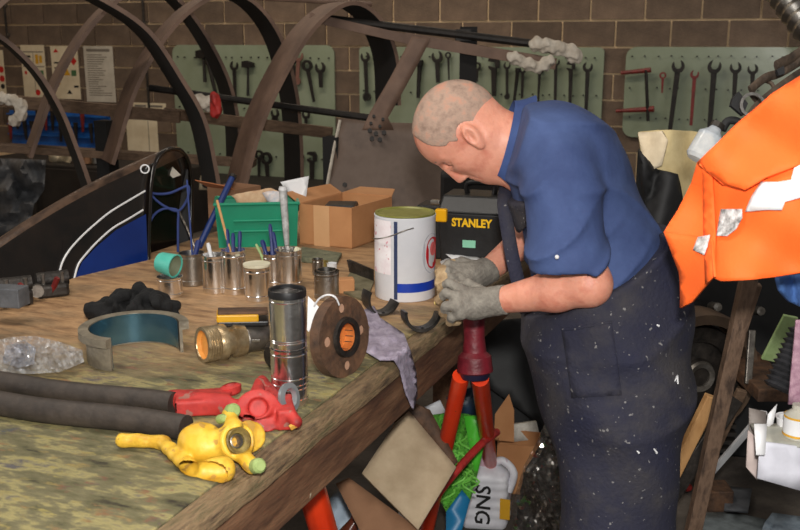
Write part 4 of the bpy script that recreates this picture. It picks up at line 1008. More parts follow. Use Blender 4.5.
# yellow coupling
t = thing('yellow_coupling', 'yellow painted brake hose coupling with curved lever handle and pale green bolts', 'coupling', B(215, 475))
nf = (-vv*.80+sd_*.42+UZ*.42).normalized()
c0 = P(237, 441, .045)
fy = U(.007, s_cap(P(122, 440, .016), P(163, 442, .016), .0125, .0115), s_cap(P(163, 442, .016), P(192, 470, .016), .0115, .014), s_cap(P(192, 472, .016), P(222, 470, .018), .014, .022),
       s_ell(P(200, 442, .034), (.038, .036, .034)), s_cap(P(203, 448, .03), c0-nf*.022, .026, .026), s_cyl(c0-nf*.022, c0+nf*.006, .031), s_cyl(P(252, 436, .036)-nf*.022, P(252, 436, .036)-nf*.004, .028),
       s_cap(c0+UZ*.02-nf*.006, P(231, 414, .075)-nf*.01, .015, .013), s_cap(c0-UZ*.01-nf*.008, P(255, 466, .02)-nf*.01, .016, .013))
fy = cut(fy, s_cyl(c0-nf*.004, c0+nf*.06, .022)); fy = cut(fy, s_cyl(c0-nf*.02, c0+nf*.06, .016))
fy = cut(fy, s_cyl(P(118, 440, .016), P(126, 440.2, .016), .006))
fy2 = lambda Q, f=fy: np.maximum(f(Q)+.0012*np.sin(Q[:, 0]*150)*np.sin(Q[:, 1]*170), BT+.001-Q[:, 2])
lo, hi = bounds([P(110, 445, 0), P(275, 485, 0), P(230, 400, 0), c0+UZ*.05], .03); lo.z = BT-.006
sobj('cast_body', fy2, lo, hi, .0032, M_yellowp, t)
obj('seal_ring', MB().lathe([(.012, -.016), (.015, -.004), (.020, .001), (.0225, .006), (.020, .008), (.017, .003), (.013, .0)], c0+nf*.002, nf, 30), mat('seal_brown', (88, 70, 40), (150, 130, 70), rough=.45, scale=30), t, label='brown seal ring')
obj('inner_tube', MB().lathe([(.0, -.022), (.008, -.022), (.0105, -.004), (.012, -.001), (.010, .0)], c0, nf, 20), M_steel, t)
M_bg = mat('bolt_green', (128, 150, 84), (150, 168, 104), rough=.6, scale=30, bump=.2)
for x, y, h, dr in ((232, 411, .078, -.3), (257, 466, .022, .5), (221, 419, .07, -.2)):
    p = P(x, y, h); rb = .0125 if h != .07 else .008
    obj('bolt', MB().lathe([(0, .014), (rb*.7, .014), (rb, .009), (rb*1.05, -.004), (rb*.6, -.01), (0, -.01)], p, nf, 12), M_bg, t, label='pale green bolt head')

# half liners and strap under the paint tin
o1 = B(384, 313); vv1 = away(o1); s1 = UZ.cross(-vv1)
def liner(c, r, w, ax, a0, a1, nm, lab, m, th=.005):
    t = thing(nm, lab, 'liner', (c.x, c.y, BT)); mb = MB()
    pr = [(r-th, -w/2), (r, -w/2), (r, w/2), (r-th, w/2), (r-th, -w/2)]
    mb.lathe(pr, c, ax, 22, ref=UZ, a0=a0, a1=a1); mb.f.append([i*23 for i in range(4)]); mb.mi.append(0); mb.f.append([i*23+22 for i in range(4)]); mb.mi.append(0)
    obj('shell', mb, m, t, smooth=40); obj('oil_hole', MB().lathe([(0, 0), (.004, 0), (.004, .001)], c+ax.normalized()*w*.3-UZ*(r-th-.001), UZ, 10), M_black, t)
M_lin = mat('liner_metal', (40, 38, 36), (86, 82, 78), rough=.4, metal=.6, scale=18, bump=.15)
liner(B(381, 314)+UZ*.047, .046, .045, s1*.5-vv1, math.radians(60), math.radians(250), 'bearing_liner', 'dark curved bearing liner standing left below the paint tin', M_lin)
liner(B(421, 331)+UZ*.05, .049, .03, s1*.35-vv1, math.radians(82), math.radians(262), 'bearing_liner', 'dark half-round bearing liner under the gloved hands', M_lin, .008)
# angle iron with grimy plate
t = thing('steel_bracket', 'grimy steel angle bracket lying between screw-neck tin and paint tin', 'bracket', B(358, 292))
A_, B_, C_, D_ = B(340, 292), B(366, 303), B(374, 283), B(350, 274)
obj('plate', MB().hexa([A_, B_, C_, D_], [p+UZ*.006 for p in (A_, B_, C_, D_)]), mat('grimy_plate', (88, 82, 60), (126, 118, 92), rough=.7, scale=20), t, smooth=0)
obj('upright_leg', MB().hexa([D_, C_, C_+vv1*.006, D_+vv1*.006], [D_+UZ*.045-s1*.01, C_+UZ*.04, C_+vv1*.006+UZ*.04, D_+vv1*.006+UZ*.045]), M_steeldk, t, smooth=0)
obj('wood_block', MB().box(B(345, 285, .02), (.05, .035, .04), Matrix.Rotation(.6, 3, 'Z')), M_card, label='small pale wood block behind the flange disc', cat='block', smooth=0, bevel=.002)
obj('grimy_tray', MB().hexa([B(296, 262), B(336, 266), B(342, 256), B(302, 252)], [B(296, 262)+UZ*.02, B(336, 266)+UZ*.012, B(342, 256)+UZ*.012, B(302, 252)+UZ*.02]), mat('grimy_lump', (82, 86, 66), (124, 124, 100), rough=.8, scale=30, bump=.6), label='flat grimy green-grey tray in front of the cardboard box', cat='tray', smooth=0, bevel=.003)
# lilac rag over the edge
def ragf(x, y):
    h = .010+.018*abs(nz(x, y, 4, .09))+.008*nz(x, y, 1, .2)
    p = B(x, y, h)
    if p.x > X1-.004: p = Xp(x, y, X1+.006+.014*abs(nz(x, y, 6, .13)))
    return p
obj('lilac_rag', sheet([(362, 311), (374, 306), (380, 318), (392, 326), (404, 334), (410, 350), (416, 372), (417, 396), (413, 410), (405, 392), (400, 370), (394, 360), (380, 360), (366, 352), (364, 338), (370, 328)], ragf, 3.5), M_lilac, label='grey-lilac rag draped over the bench edge by the flange', cat='rag', solid=.003, smooth=120)
# hand vice parts at far left of bench
for k, (x0, x1, yb, hh_, lab) in enumerate([(2, 34, 309, .07, 'black and red greasy casting at the far left bench corner, nearer one'), (38, 70, 300, .06, 'black and red greasy casting beside the first, farther one')]):
    a, b2 = B(x0, yb), B(x1, yb-4); d_ = away(a)*.09; t = thing('greasy_casting', lab, 'casting', a.lerp(b2, .5)+d_*.5)
    obj('block', MB().hexa([a, b2, b2+d_, a+d_], [p+UZ*hh_*.6 for p in (a, b2, b2+d_, a+d_)]), M_steeldk, t, smooth=0, bevel=.008)
    obj('barrel', MB().tube([a+UZ*hh_*.75+d_*.5, b2+UZ*hh_*.75+d_*.5], .022, 14), M_steeldk, t)
    obj('cap', MB().tube([a+UZ*hh_*.5-d_*.05, a+UZ*hh_*.5-d_*.25], .018, 14), M_steel, t)
    obj('red_stripe', MB().box(a.lerp(b2, .55)+UZ*hh_*.62-d_*.01, (.012, .01, .05), Matrix.Rotation(.5, 3, 'Y')), M_toolred, t, smooth=0)
    for f in (.2, .8):
        p = a.lerp(b2, f)+d_*.3+UZ*hh_*.6; obj('stud', MB().tube([p, p+UZ*.03], .007, 6), M_steel, t)
p = B(8, 296, .07); obj('grey_carton', MB().box(p, (.09, .05, .05), Matrix.Rotation(.2, 3, 'Z')), M_tarp, label='small grey carton on the castings at the left edge', cat='box', smooth=0, bevel=.003)

# ---------------------------------------------------------------- black curved lacquered panel with blue lining
Fp = [(150, 330, 3.12), (148, 262, 3.12), (149, 215, 3.15), (151, 180, 3.18), (157, 158, 3.22), (170, 149, 3.3), (182, 152, 3.38), (190, 170, 3.44), (191, 215, 3.47), (188, 300, 3.47)]
Np = [(-80, 520, 2.5), (-80, 420, 2.5), (-78, 370, 2.52), (-72, 325, 2.56), (-65, 290, 2.6), (-50, 276, 2.7), (-30, 280, 2.8), (-20, 300, 2.85), (-15, 350, 2.9), (-15, 450, 2.9)]
FA = smoothpath([J(*p) for p in Fp], 4); NA = smoothpath([J(*p) for p in Np], 4)
t = thing('curved_cowl', 'black lacquered curved cowl with blue side panel and white lining beyond bench', 'cowl', (FA[8].x-.3, FA[8].y-.2, 0))
mb = MB(); ns = 16; K = len(FA)
for s in range(ns+1):
    u = s/ns
    for a, b2 in zip(FA, NA):
        p = a.lerp(b2, u); p = p+UZ*.03*math.sin(math.pi*u); mb.v.append(p)
for s in range(ns):
    for k in range(K-1):
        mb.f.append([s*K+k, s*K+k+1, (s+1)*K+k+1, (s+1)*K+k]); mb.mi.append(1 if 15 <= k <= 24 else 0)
cw = obj('shell', mb, [M_lacq, M_lacqsheen], t, smooth=60, solid=.012)
obj('end_rim', MB().tube(FA, .009, 8), M_lacq, t, smooth=60)
bv = BVHTree.FromPolygons(mb.v, mb.f)
def onp(x, y, off=.010):
    d = ray(x, y).normalized(); h = bv.ray_cast(EYE, d)
    return (h[0]-d*off) if h[0] else J(x, y, 2.9)
obj('blue_panel', sheet([(146, 214), (116, 230), (96, 247), (82, 262), (74, 280), (74, 292), (148, 276), (147, 240)], lambda x, y: onp(x, y, .011), 7), M_blue, t, smooth=60, label='deep blue painted side panel')
for path in ([(145, 191), (128, 201), (110, 212), (94, 225), (80, 238), (68, 252), (61, 266), (58, 284)], [(143, 210), (130, 218), (113, 228), (98, 241), (86, 254), (78, 265), (74, 280)]):
    obj('white_lining', MB().tube([onp(x, y, .012) for x, y in smoothpath([(a, b, 0) for a, b in path], 4) and [(q.x, q.y) for q in smoothpath([(a, b, 0) for a, b in path], 4)]], .0032, 6), M_white, t, label='white lining')
obj('hook', MB().lathe([(.012, -.003), (.016, -.003), (.016, .003), (.012, .003), (.012, -.003)], onp(145, 169, .02), -FW, 16), M_white, t, label='white hook')
obj('inner_plate', sheet([(160, 155), (181, 175), (173, 178), (162, 167)], lambda x, y: J(x, y, 3.36), 5), M_paperw, t, solid=.002, smooth=0)
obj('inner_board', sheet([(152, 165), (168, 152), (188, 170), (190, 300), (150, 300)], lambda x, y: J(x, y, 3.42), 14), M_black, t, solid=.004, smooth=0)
for path, lab in (([(148, 192), (158, 194), (170, 193), (182, 188), (188, 186), (189, 192), (186, 202), (178, 211), (166, 207), (156, 200), (149, 192)], 'blue rope lashed across the mouth of the black cowl'),
             ([(150, 236), (149, 226), (154, 215), (163, 209), (173, 209), (178, 212), (178, 225), (178, 252)], 'blue rope looped down inside the black cowl')):
    obj('blue_rope', MB().tube([J(q.x, q.y, 3.14+.0005*q.x) for q in smoothpath([(a, b, 0) for a, b in path], 5)], .0045, 8), M_rope, label=lab, cat='rope', smooth=60)
obj('hanging_cord', MB().tube([J(179, 212, 3.3), J(187, 228, 3.25), J(196, 250, 3.2)], .004, 6), M_steel, label='thin grey cord hanging right of the blue rope', cat='cord')
# ---------------------------------------------------------------- the man at the bench
M_skin = mat('skin', (206, 138, 114), (216, 150, 126), (198, 122, 100), rough=.48, scale=18, bump=.12, bscale=120)
M_skin.node_tree.nodes['Principled BSDF'].inputs['Subsurface Weight'].default_value = .12
M_skin.node_tree.nodes['Principled BSDF'].inputs['Subsurface Radius'].default_value = (.012, .004, .002)
M_hair = mat('stubble_hair', (136, 112, 98), (164, 138, 122), (186, 136, 114), rough=.85, scale=30, bump=.25, bscale=260)
M_shirt = mat('blue_shirt', (46, 62, 104), (62, 80, 124), rough=.85, scale=9, bump=.55, bscale=13)
M_collar = mat('shirt_collar', (42, 60, 108), (56, 78, 126), rough=.85, scale=10)
M_over = mat('navy_overalls', (26, 28, 52), (36, 36, 52), (58, 55, 58), rough=.85, scale=6, bump=.3, bscale=120, spots=(118, 116, 116), spot_scale=85, spot_th=.69)
M_glove = mat('grey_glove', (112, 106, 98), (138, 132, 122), rough=.8, scale=60, bump=.3)
M_glovet = mat('glove_tan', (136, 110, 78), (182, 156, 120), rough=.75, scale=40, bump=.3)
M_boot = mat('boot_black', (14, 12, 11), (30, 26, 24), rough=.5, scale=20)

base = J(612, 430, 2.22); man = thing('person', 'balding grey-haired man in blue shirt and navy overalls bent over the bench in grey gloves', 'person', (base.x, base.y, 0))
HU = (-.87*RT+.49*UZ).normalized(); HF = (-.49*RT-.87*UZ).normalized(); HL = HU.cross(HF).normalized()
if HL.dot(FC) < 0: HL = -HL
HM = [tuple(HF), tuple(HU), tuple(HL)]          # rows: forward, up, side
HC = J(457, 124, 2.2)
def H(x, y, z=0): return HC+HF*x+HU*y+HL*z      # head frame in metres (x forward, y up, z toward camera)
def hl(px, py): # head-frame coords of a pixel in the sagittal plane
    p = J(px, py, 2.2)-HC; return p.dot(HF), p.dot(HU)
head_parts = [s_ell(H(0, 0), (.100, .098, .077), HM),
    s_ell(H(.030, .012), (.072, .070, .066), HM),              # forehead
    s_ell(H(.045, -.055), (.052, .070, .054), HM),             # mid face
    s_ell(H(.035, -.105), (.050, .034, .044), HM)]             # jaw / muzzle
fx, fy_ = hl(459, 184)                                           # nose tip
bx_, by_ = hl(443, 169)                                          # bridge
chx, chy = hl(489, 182)                                          # chin
nose = s_cap(H(bx_-.004, by_), H(fx-.0095, fy_+.001), .0075, .0115)
chin = s_ell(H(chx-.016, chy+.004), (.022, .020, .026), HM)
lipx, lipy = hl(474, 180)
def mir(f1, f2): return lambda P: np.minimum(f1(P), f2(P))
def pair(fn): return mir(fn(1), fn(-1))
cheek = pair(lambda s: s_ell(H(.052, -.050, .036*s), (.030, .026, .022), HM))
jaw = pair(lambda s: s_cap(H(-.010, -.060, .056*s), H(chx-.024, chy+.010, .020*s), .018, .016))
brow = pair(lambda s: s_cap(H(.089, -.006, .012*s), H(.076, -.006, .048*s), .0095, .008))
nostr = pair(lambda s: s_ell(H(fx-.018, fy_-.004, .011*s), (.009, .008, .0065), HM))
head = U(.022, *head_parts, cheek, jaw, chin)
head = U(.010, head, brow); head = U(.007, head, nose, nostr)
lips = U(.003, s_ell(H(lipx-.006, lipy+.004), (.012, .0045, .022), HM), s_ell(H(lipx-.008, lipy-.006), (.012, .005, .019), HM))
head = U(.004, head, lips)
sock = pair(lambda s: s_ell(H(.094, -.026, .031*s), (.020, .012, .019), HM)); head = cut(head, sock, .008)
eye = pair(lambda s: s_ell(H(.079, -.026, .031*s), (.011, .011, .012), HM)); head = U(.003, head, eye)
lid = pair(lambda s: s_cap(H(.090, -.019, .020*s), H(.084, -.020, .043*s), .004, .004)); head = U(.003, head, lid)
mouthcut = s_cap(H(lipx+.004, lipy-.001, -.018), H(lipx+.004, lipy-.001, .018), .0022, .0022); head = cut(head, mouthcut, .003)
fold = pair(lambda s: s_cap(H(fx-.022, fy_-.004, .020*s), H(lipx-.012, lipy-.012, .030*s), .003, .003)); head = cut(head, fold, .006)
# ears
ec = hl(469, 132)
def ear(s):
    ED = (HU*.86-HF*.0-HF*.30).normalized(); EF = (HF*.86+HU*.30).normalized(); EL = HL
    ctr = H(ec[0], ec[1], .079*s); AX = [tuple(EF), tuple(ED), tuple(EL)]
    out = s_ell(ctr+HL*.004*s, (.017, .029, .011), AX)
    inn = s_ell(ctr+HL*.016*s+EF*.003, (.0105, .020, .012), AX)
    lobe = s_ell(ctr-ED*.028+HL*.004*s, (.009, .010, .006), AX)
    anti = s_cap(ctr+HL*.007*s-EF*.004+ED*.012, ctr+HL*.007*s-EF*.004-ED*.012, .0035, .0035)
    return U(.004, cut(U(.006, out, lobe), inn, .003), anti)
head = U(.006, head, ear(1), ear(-1))
neck = U(.03, s_cap(J(478, 128, 2.2), J(530, 152, 2.2), .062, .072), s_cap(J(487, 152, 2.2), J(518, 172, 2.2), .045, .046))
headneck = U(.03, head, neck)
# neck creases
cr = s_cap(J(483, 146, 2.12), J(497, 166, 2.135), .003, .003); headneck = cut(headneck, cr, .008)
for q_ in ([J(474, 152, 2.118), J(486, 166, 2.128)], [J(466, 168, 2.135), J(472, 175, 2.15)], [J(452, 163, 2.125), J(458, 160, 2.12)]): headneck = cut(headneck, s_cap(q_[0], q_[1], .003, .003), .009)

SHN = J(553, 152, 2.04); SHF = J(548, 152, 2.37); ELN = J(589, 284, 2.0); WRN = J(497, 301, 2.115); ELF = J(556, 215, 2.46); WRF = J(484, 274, 2.33)
trunk = U(.06, s_cap(J(548, 172, 2.2), J(585, 250, 2.2), .085, .11), s_cap(J(585, 250, 2.2), J(618, 350, 2.2), .12, .13), s_cap(SHN, SHF, .045, .045))
armn = U(.02, s_cap(SHN, ELN, .045, .044), s_cap(ELN, ELN.lerp(WRN, .35), .047, .044), s_cap(ELN.lerp(WRN, .35), WRN, .044, .028))
armf = U(.02, s_cap(SHF, ELF, .045, .044), s_cap(ELF, ELF.lerp(WRF, .35), .045, .042), s_cap(ELF.lerp(WRF, .35), WRF, .042, .028))

def hand(W_, PC, fing, thumb, rk=1.0):
    """W_ wrist, PC palm centre, fing list of joint paths; gloved radii"""
    fs = [s_cap(W_, PC, .028, .030), s_ell(PC, (.034, .034, .030))]
    for f in fing: fs.append(s_cap(PC, f[0], .022, .0125))
    base_ = U(.018, *fs); out = base_
    for f in fing+[thumb]:
        seg = [s_cap(f[i], f[i+1], (.0118, .0108, .0098, .009)[min(i, 3)]*rk, (.0108, .0098, .0090, .0085)[min(i, 3)]*rk) for i in range(len(f)-1)]
        out = U(.005, out, U(.003, *seg))
    return out
NPC = J(474, 304, 2.135)
nf_ = [[J(460, 289, 2.125), J(449, 283, 2.135), J(441, 288, 2.16), J(441, 296, 2.18)],
       [J(457, 297, 2.105), J(446, 293, 2.115), J(439, 300, 2.14), J(443, 306, 2.165)],
       [J(457, 306, 2.095), J(446, 306, 2.105), J(443, 313, 2.13), J(450, 316, 2.155)],
       [J(461, 314, 2.10), J(452, 317, 2.11), J(450, 322, 2.135), J(458, 322, 2.155)]]
nt_ = [J(482, 291, 2.14), J(468, 283, 2.165), J(455, 288, 2.18), J(447, 294, 2.185)]
FPC = J(470, 277, 2.30)
ff_ = [[J(461, 268, 2.285), J(449, 264, 2.27), J(440, 272, 2.255), J(438, 284, 2.245)],
       [J(456, 272, 2.27), J(447, 271, 2.252), J(443, 280, 2.24), J(442, 291, 2.23)],
       [J(459, 278, 2.25), J(451, 278, 2.235), J(449, 287, 2.225), J(448, 296, 2.215)],
       [J(465, 284, 2.245), J(457, 285, 2.23), J(455, 292, 2.22), J(454, 298, 2.21)]]
ft_ = [J(476, 266, 2.31), J(462, 261, 2.31), J(448, 264, 2.30), J(438, 272, 2.29)]
skin_hands = U(.008, hand(WRN, NPC, nf_, nt_, .8), hand(WRF, FPC, ff_, ft_, .8))
def shrink(f, a): return lambda P: f(P)+a
handsb = shrink(skin_hands, .002)
HN = J(606, 385, 2.12); HFp = J(612, 385, 2.30); fwd = Vector((RT.x, RT.y, 0))
def foot_pt(p, dx): q = p+RT*dx; return Vector((q.x, q.y, .09))
KN = J(612, 545, 2.12); KF = J(606, 545, 2.32); AN = foot_pt(KN, .02); AF = foot_pt(KF, .05)
AN.z = AF.z = .10
legs = U(.03, s_cap(HN, KN, .085, .06), s_cap(KN, AN, .055, .04), s_cap(HFp, KF, .085, .06), s_cap(KF, AF, .055, .04),
         s_cap(AN, AN-RT*.16-UZ*.05, .04, .032), s_cap(AF, AF-RT*.16-UZ*.05, .04, .032))
body = U(.02, headneck, U(.04, trunk, U(.03, armn, armf), legs)); body = U(.006, body, handsb)
lo, hi = bounds([J(405, 70, 2.2), J(700, 200, 2.2), SHN+FC*.1, SHF-FC*.12, AN-RT*.25, AN+FC*.1, AF-FC*.1, (AN.x, AN.y, 0)], .03); lo.z = .0
sobj('body', body, lo, hi, .0042, M_skin, man)
# fine head surface is part of the same body; hair shell over the crown, back and sides
def hair_f(P):
    q = (P-A3(HC)); x = q@A3(HF); y = q@A3(HU); z = q@A3(HL)
    d = head(P)-.0022
    lim = -.046+.9*np.maximum(x+.02, 0)+.012*np.sin(z*60+y*50)+.004*np.sin(x*300+z*200)   # stays above this height, rising toward the temples
    front = x-.062-.010*np.sin(y*90+z*70)
    e = np.sqrt(((x-ec[0])/.028)**2+((y-ec[1])/.036)**2)
    return np.maximum.reduce([d, lim-y, front, (1-e)*.02, -(head(P)+.004)])
lo2, hi2 = bounds([H(.1, .1, .08), H(-.11, -.12, -.09), H(-.11, .1, .09), H(.1, -.1, -.09)], .01)
sobj('hair', hair_f, lo2, hi2, .003, M_hair, man, label='close-cropped grey hair, thin on top')
eb = MB()
for s in (1, -1): eb.tube([H(.099, -.001, .014*s), H(.097, .002, .028*s), H(.086, -.001, .046*s)], [.0025, .004, .002], 6)
obj('eyebrows', eb, M_hair, man, smooth=60)

# shirt
def folds(P, k=1.0):
    a = P@A3(RT); b = P[:, 2]; c = P@A3(FC)
    def ridge(ph, w): return -w*(1-np.abs(np.sin(ph)))**2.5
    m = np.clip(.35+np.sin(7*a+9*b+1.0), 0, 1)
    return k*(.003*np.sin(34*a+22*b+4*np.sin(8*b+3*a))+m*ridge(24*a*.9-15*b+1.6*np.sin(9*b+4*c), .012)+(1-m)*ridge(26*b+16*a+1.5*np.sin(10*a-3*c), .010))+.006*k
AXT = (J(640, 330, 2.2)-J(548, 130, 2.2)); ta = AXT.normalized(); tp_ = ta.cross(FC).normalized()
TM = [tuple(tp_), tuple(ta), tuple(FC)]
shirt = U(.07, s_ell(J(576, 208, 2.2), (.138, .25, .185), TM), s_ell(J(598, 272, 2.2), (.155, .18, .185), None if False else [tuple(RT), tuple(UZ), tuple(FC)]),
          s_cap(J(550, 148, 2.06), J(548, 148, 2.35), .078, .078), s_ell(J(580, 176, 2.2), (.098, .12, .18), TM))
necks = s_cap(J(505, 138, 2.2), J(545, 160, 2.2), .071, .080)
shirt = U(.03, shirt, necks)
slv = s_cap(J(560, 166, 2.035), J(568, 262, 1.99), .086, .088); HEMN = (J(574, 262, 2.0)-J(560, 166, 2.03)).normalized()
hemn = ((J(605, 262, 2.0)-J(525, 276, 2.0)).cross(FC)).normalized(); hemn = hemn if hemn.z < 0 else -hemn
slv = both(slv, halfsp(J(565, 269, 1.99), hemn), .004)
slv = cut(slv, both(s_cap(J(566, 236, 2.0), J(569, 300, 1.985), .058, .064), halfsp(J(566, 248, 2.0), -hemn), .004), .003)
slf = both(s_cap(SHF, ELF, .085, .082), halfsp(ELF.lerp(SHF, .12), (ELF-SHF)), .004)
shirt = U(.022, shirt, slf); shirt = U(.012, shirt, slv)
seam = s_cap(J(521, 172, 1.955), J(523, 262, 1.93), .004, .004)
shirt2 = lambda P, f=shirt: f(P)+folds(P)*np.clip((f(P)+.03)/.03, 0, 1)
# open neck: the shirt stops at the collar line
cpl = ((J(497, 186, 2.2)-J(522, 96, 2.2)).cross(FC)).normalized(); cpl = cpl if cpl.dot(RT) < 0 else -cpl
shirt3 = both(shirt2, halfsp(J(512, 135, 2.2), cpl), .004)
lo, hi = bounds([J(495, 90, 2.2), J(690, 330, 2.2), J(560, 200, 1.88), J(560, 200, 2.6)], .03)
sobj('shirt', shirt3, lo, hi, .005, M_shirt, man)
# collar: a tilted band round the neck
cen = J(512, 143, 2.2); cu_ = (J(521, 97, 2.2)-J(498, 186, 2.2)).normalized(); mb = MB(); n = 40
prof = [(0, .0), (.012, -.004), (.030, .006), (.045, .020), (.046, .026), (.028, .013), (.010, .003)]
for i in range(n+1):
    w = math.radians(-150)+math.radians(300)*i/n; dirv = cu_*math.cos(w)+FC*math.sin(w)
    rad = .100*abs(math.cos(w))+.078*abs(math.sin(w)); rad = .100*.078/math.sqrt((.078*math.cos(w))**2+(.1*math.sin(w))**2)
    for a_, b_ in prof: mb.v.append(cen+dirv*(rad-.004+b_)-cpl*(a_-.020)+FC*0)
K = len(prof)
for i in range(n):
    for k in range(K): mb.f.append([i*K+k, i*K+(k+1) % K, (i+1)*K+(k+1) % K, (i+1)*K+k]); mb.mi.append(0)
mb.f += [list(range(K)), [n*K+k for k in range(K)][::-1]]; mb.mi += [0, 0]
obj('shirt_collar', mb, M_collar, man, smooth=50)
obj('paint_fleck', MB().ball(J(557, 257, 1.897), .0045, 8, 5), M_white, man, label='white paint fleck on the sleeve')

# overalls
ov = U(.08, s_ell(J(607, 320, 2.2), (.192, .20, .205), [tuple(RT), tuple(UZ), tuple(FC)]), s_ell(J(610, 385, 2.2), (.174, .17, .195), [tuple(RT), tuple(UZ), tuple(FC)]),
       s_ell(J(598, 255, 2.2), (.180, .17, .205), TM))
lg = U(.05, s_cap(J(621, 420, 2.13), J(616, 548, 2.13), .138, .118), s_cap(J(616, 548, 2.13), AN+UZ*.02+RT*.01, .112, .085), s_cap(J(622, 420, 2.29), J(612, 548, 2.32), .130, .112), s_cap(J(612, 548, 2.32), AF+UZ*.02+RT*.01, .112, .085))
ov = U(.06, ov, lg)
bib = U(.03, s_ell(J(585, 215, 2.2), (.168, .265, .190), TM)); bib = both(bib, halfsp(J(522, 230, 2.2), (RT+UZ*-.25)), .006)
bib = both(bib, halfsp(J(505, 200, 2.2), (UZ+RT*-.4)), .006)
tl = J(600, 300, 2.0); tr_ = J(664, 240, 2.12); pn = (tr_-tl).cross(FC-UZ*0).normalized(); pn = pn if pn.z > 0 else -pn
h1 = halfsp(tl.lerp(tr_, .5), pn); h2_ = halfsp(J(657, 240, 2.15), (-RT-UZ*.15)); h3_ = halfsp(J(664, 228, 2.2), UZ)
ov = both(ov, lambda P: np.maximum(smin(h1(P), h2_(P), .01), h3_(P)), .006)
ov = U(.015, ov, bib)
pocket = s_box(J(585, 355, 2.02), (.055, .07, .012), [tuple(RT), tuple(UZ), tuple(FC)], .008)
def ovf(P, f=ov):
    d = f(P); a = P@A3(RT); b = P[:, 2]
    return d+(.005*np.sin(28*a+14*b+3*np.sin(7*b))-.009*(1-np.abs(np.sin(15*b-13*a+1.5*np.sin(8*a+3*b))))**2.5*np.clip(.4+np.sin(6*b+3*a), 0, 1)+.002)
lo, hi = bounds([J(495, 190, 2.2), J(705, 300, 2.2), J(600, 300, 1.88), J(600, 300, 2.55), (AN.x, AN.y, .03)], .03); lo.z = .05
ov_n = lambda P: np.maximum(ovf(P), .06-P[:, 2])
sobj('overalls', ov_n, lo, hi, .0065, M_over, man)
def drape(f, px, py, off=.002):       # march a pixel ray to a surface of the figure
    d = ray(px, py).normalized(); t_ = 1.5
    for _ in range(60):
        s = float(f(A3(EYE+d*t_)[None])[0]); t_ += s*.8
        if s < .0008 or t_ > 4: break
    return EYE+d*(t_-off)
obj('thigh_pocket', sheet([(562, 330), (612, 322), (622, 395), (572, 398)], lambda x, y: drape(ovf, x, y, .004), 8), M_over, man, solid=.004, smooth=60)
obj('pocket_hem', MB().tube([drape(ovf, x, y, .006) for x, y in [(562, 330), (575, 329), (590, 326), (612, 322)]], .003, 6), M_over, man, smooth=60)
for path in ([(577, 337), (581, 341), (584, 346)], [(591, 346), (595, 352), (597, 358)], [(572, 364), (575, 369), (574, 374)], [(675, 381), (677, 376), (678, 384)], [(654, 449), (657, 453)], [(637, 451), (639, 453)], [(657, 325), (659, 326)]):
    obj('paint_streak', MB().tube([drape(ovf, x, y, .003) for x, y in path], [.0016+.001*(i % 2) for i in range(len(path))], 6), M_white, man, label='dried white paint streak')
# brace strap running up the far front edge to the shoulder
sp = smoothpath([J(527, 312, 2.18), J(519, 285, 2.17), J(512, 255, 2.17), J(507, 225, 2.18), J(504, 200, 2.20), J(508, 182, 2.26)], 5)
obj('brace_strap', MB().tube(sp, .016, 10, flatn=.45, up=RT), M_over, man, smooth=60)

# gloves
for (W_, PCc, fs_, th_, WW, lab) in ((WRN, NPC, nf_, nt_, ELN, 'grey knitted glove on the near hand'), (WRF, FPC, ff_, ft_, ELF, 'grey knitted glove on the far hand')):
    g = hand(W_, PCc, fs_, th_)
    cuff = s_cap(W_+(WW-W_).normalized()*.022, PCc, .0335, .032)
    g = U(.01, g, both(cuff, halfsp(W_+(WW-W_).normalized()*.022, (WW-W_)), .002))
    g2 = lambda P, g=g: g(P)+.0006*np.sin(P[:, 0]*500)*np.sin(P[:, 2]*520)
    allp = [W_+(WW-W_).normalized()*.03, PCc]+[p for f in fs_+[th_] for p in f]; lo, hi = bounds(allp, .045)
    tips = A3([tuple(p) for f in fs_+[th_] for p in f[2:]])
    def mf(c, tips=tips):
        d = np.min(np.linalg.norm(c[:, None]-tips[None], axis=2), axis=1); return (d+.002*np.sin(c[:, 0]*200) < .0185)
    sobj('glove', g2, lo, hi, .0028, [M_glove, M_glovet], man, mf, label=lab)
p = J(444, 301, 2.19)
t = thing('brass_fitting', 'small yellowish brass fitting held between the gloved fingertips', 'fitting', p)
obj('hex_body', MB().tube([p-RT*.012-UZ*.004, p+RT*.004+UZ*.002], .009, 6), mat('fitting_brass', (206, 178, 96), (230, 206, 130), rough=.4, metal=.4, scale=30), t, smooth=0)
obj('stem', MB().tube([p-RT*.022-UZ*.006, p-RT*.01-UZ*.003], .005, 8), MATS['fitting_brass'], t)
# boots
for A_ in (AN, AF):
    A_ = Vector((A_.x, A_.y, 0))
    f = U(.02, s_cap(A_+UZ*.16, A_+UZ*.06, .06, .055), s_cap(A_+UZ*.05, A_-RT*.17+UZ*.045, .05, .045), s_box(A_-RT*.07+UZ*.018, (.15, .05, .018), [tuple(RT), tuple(FC), tuple(UZ)], .008))
    f2 = lambda P, f=f: np.maximum(f(P), .001-P[:, 2])
    lo, hi = bounds([A_+UZ*.2, A_-RT*.22, A_+RT*.08, A_+FC*.05, A_-FC*.05], .03); lo.z = -.01
    sobj('boot', f2, lo, hi, .008, M_boot, man)
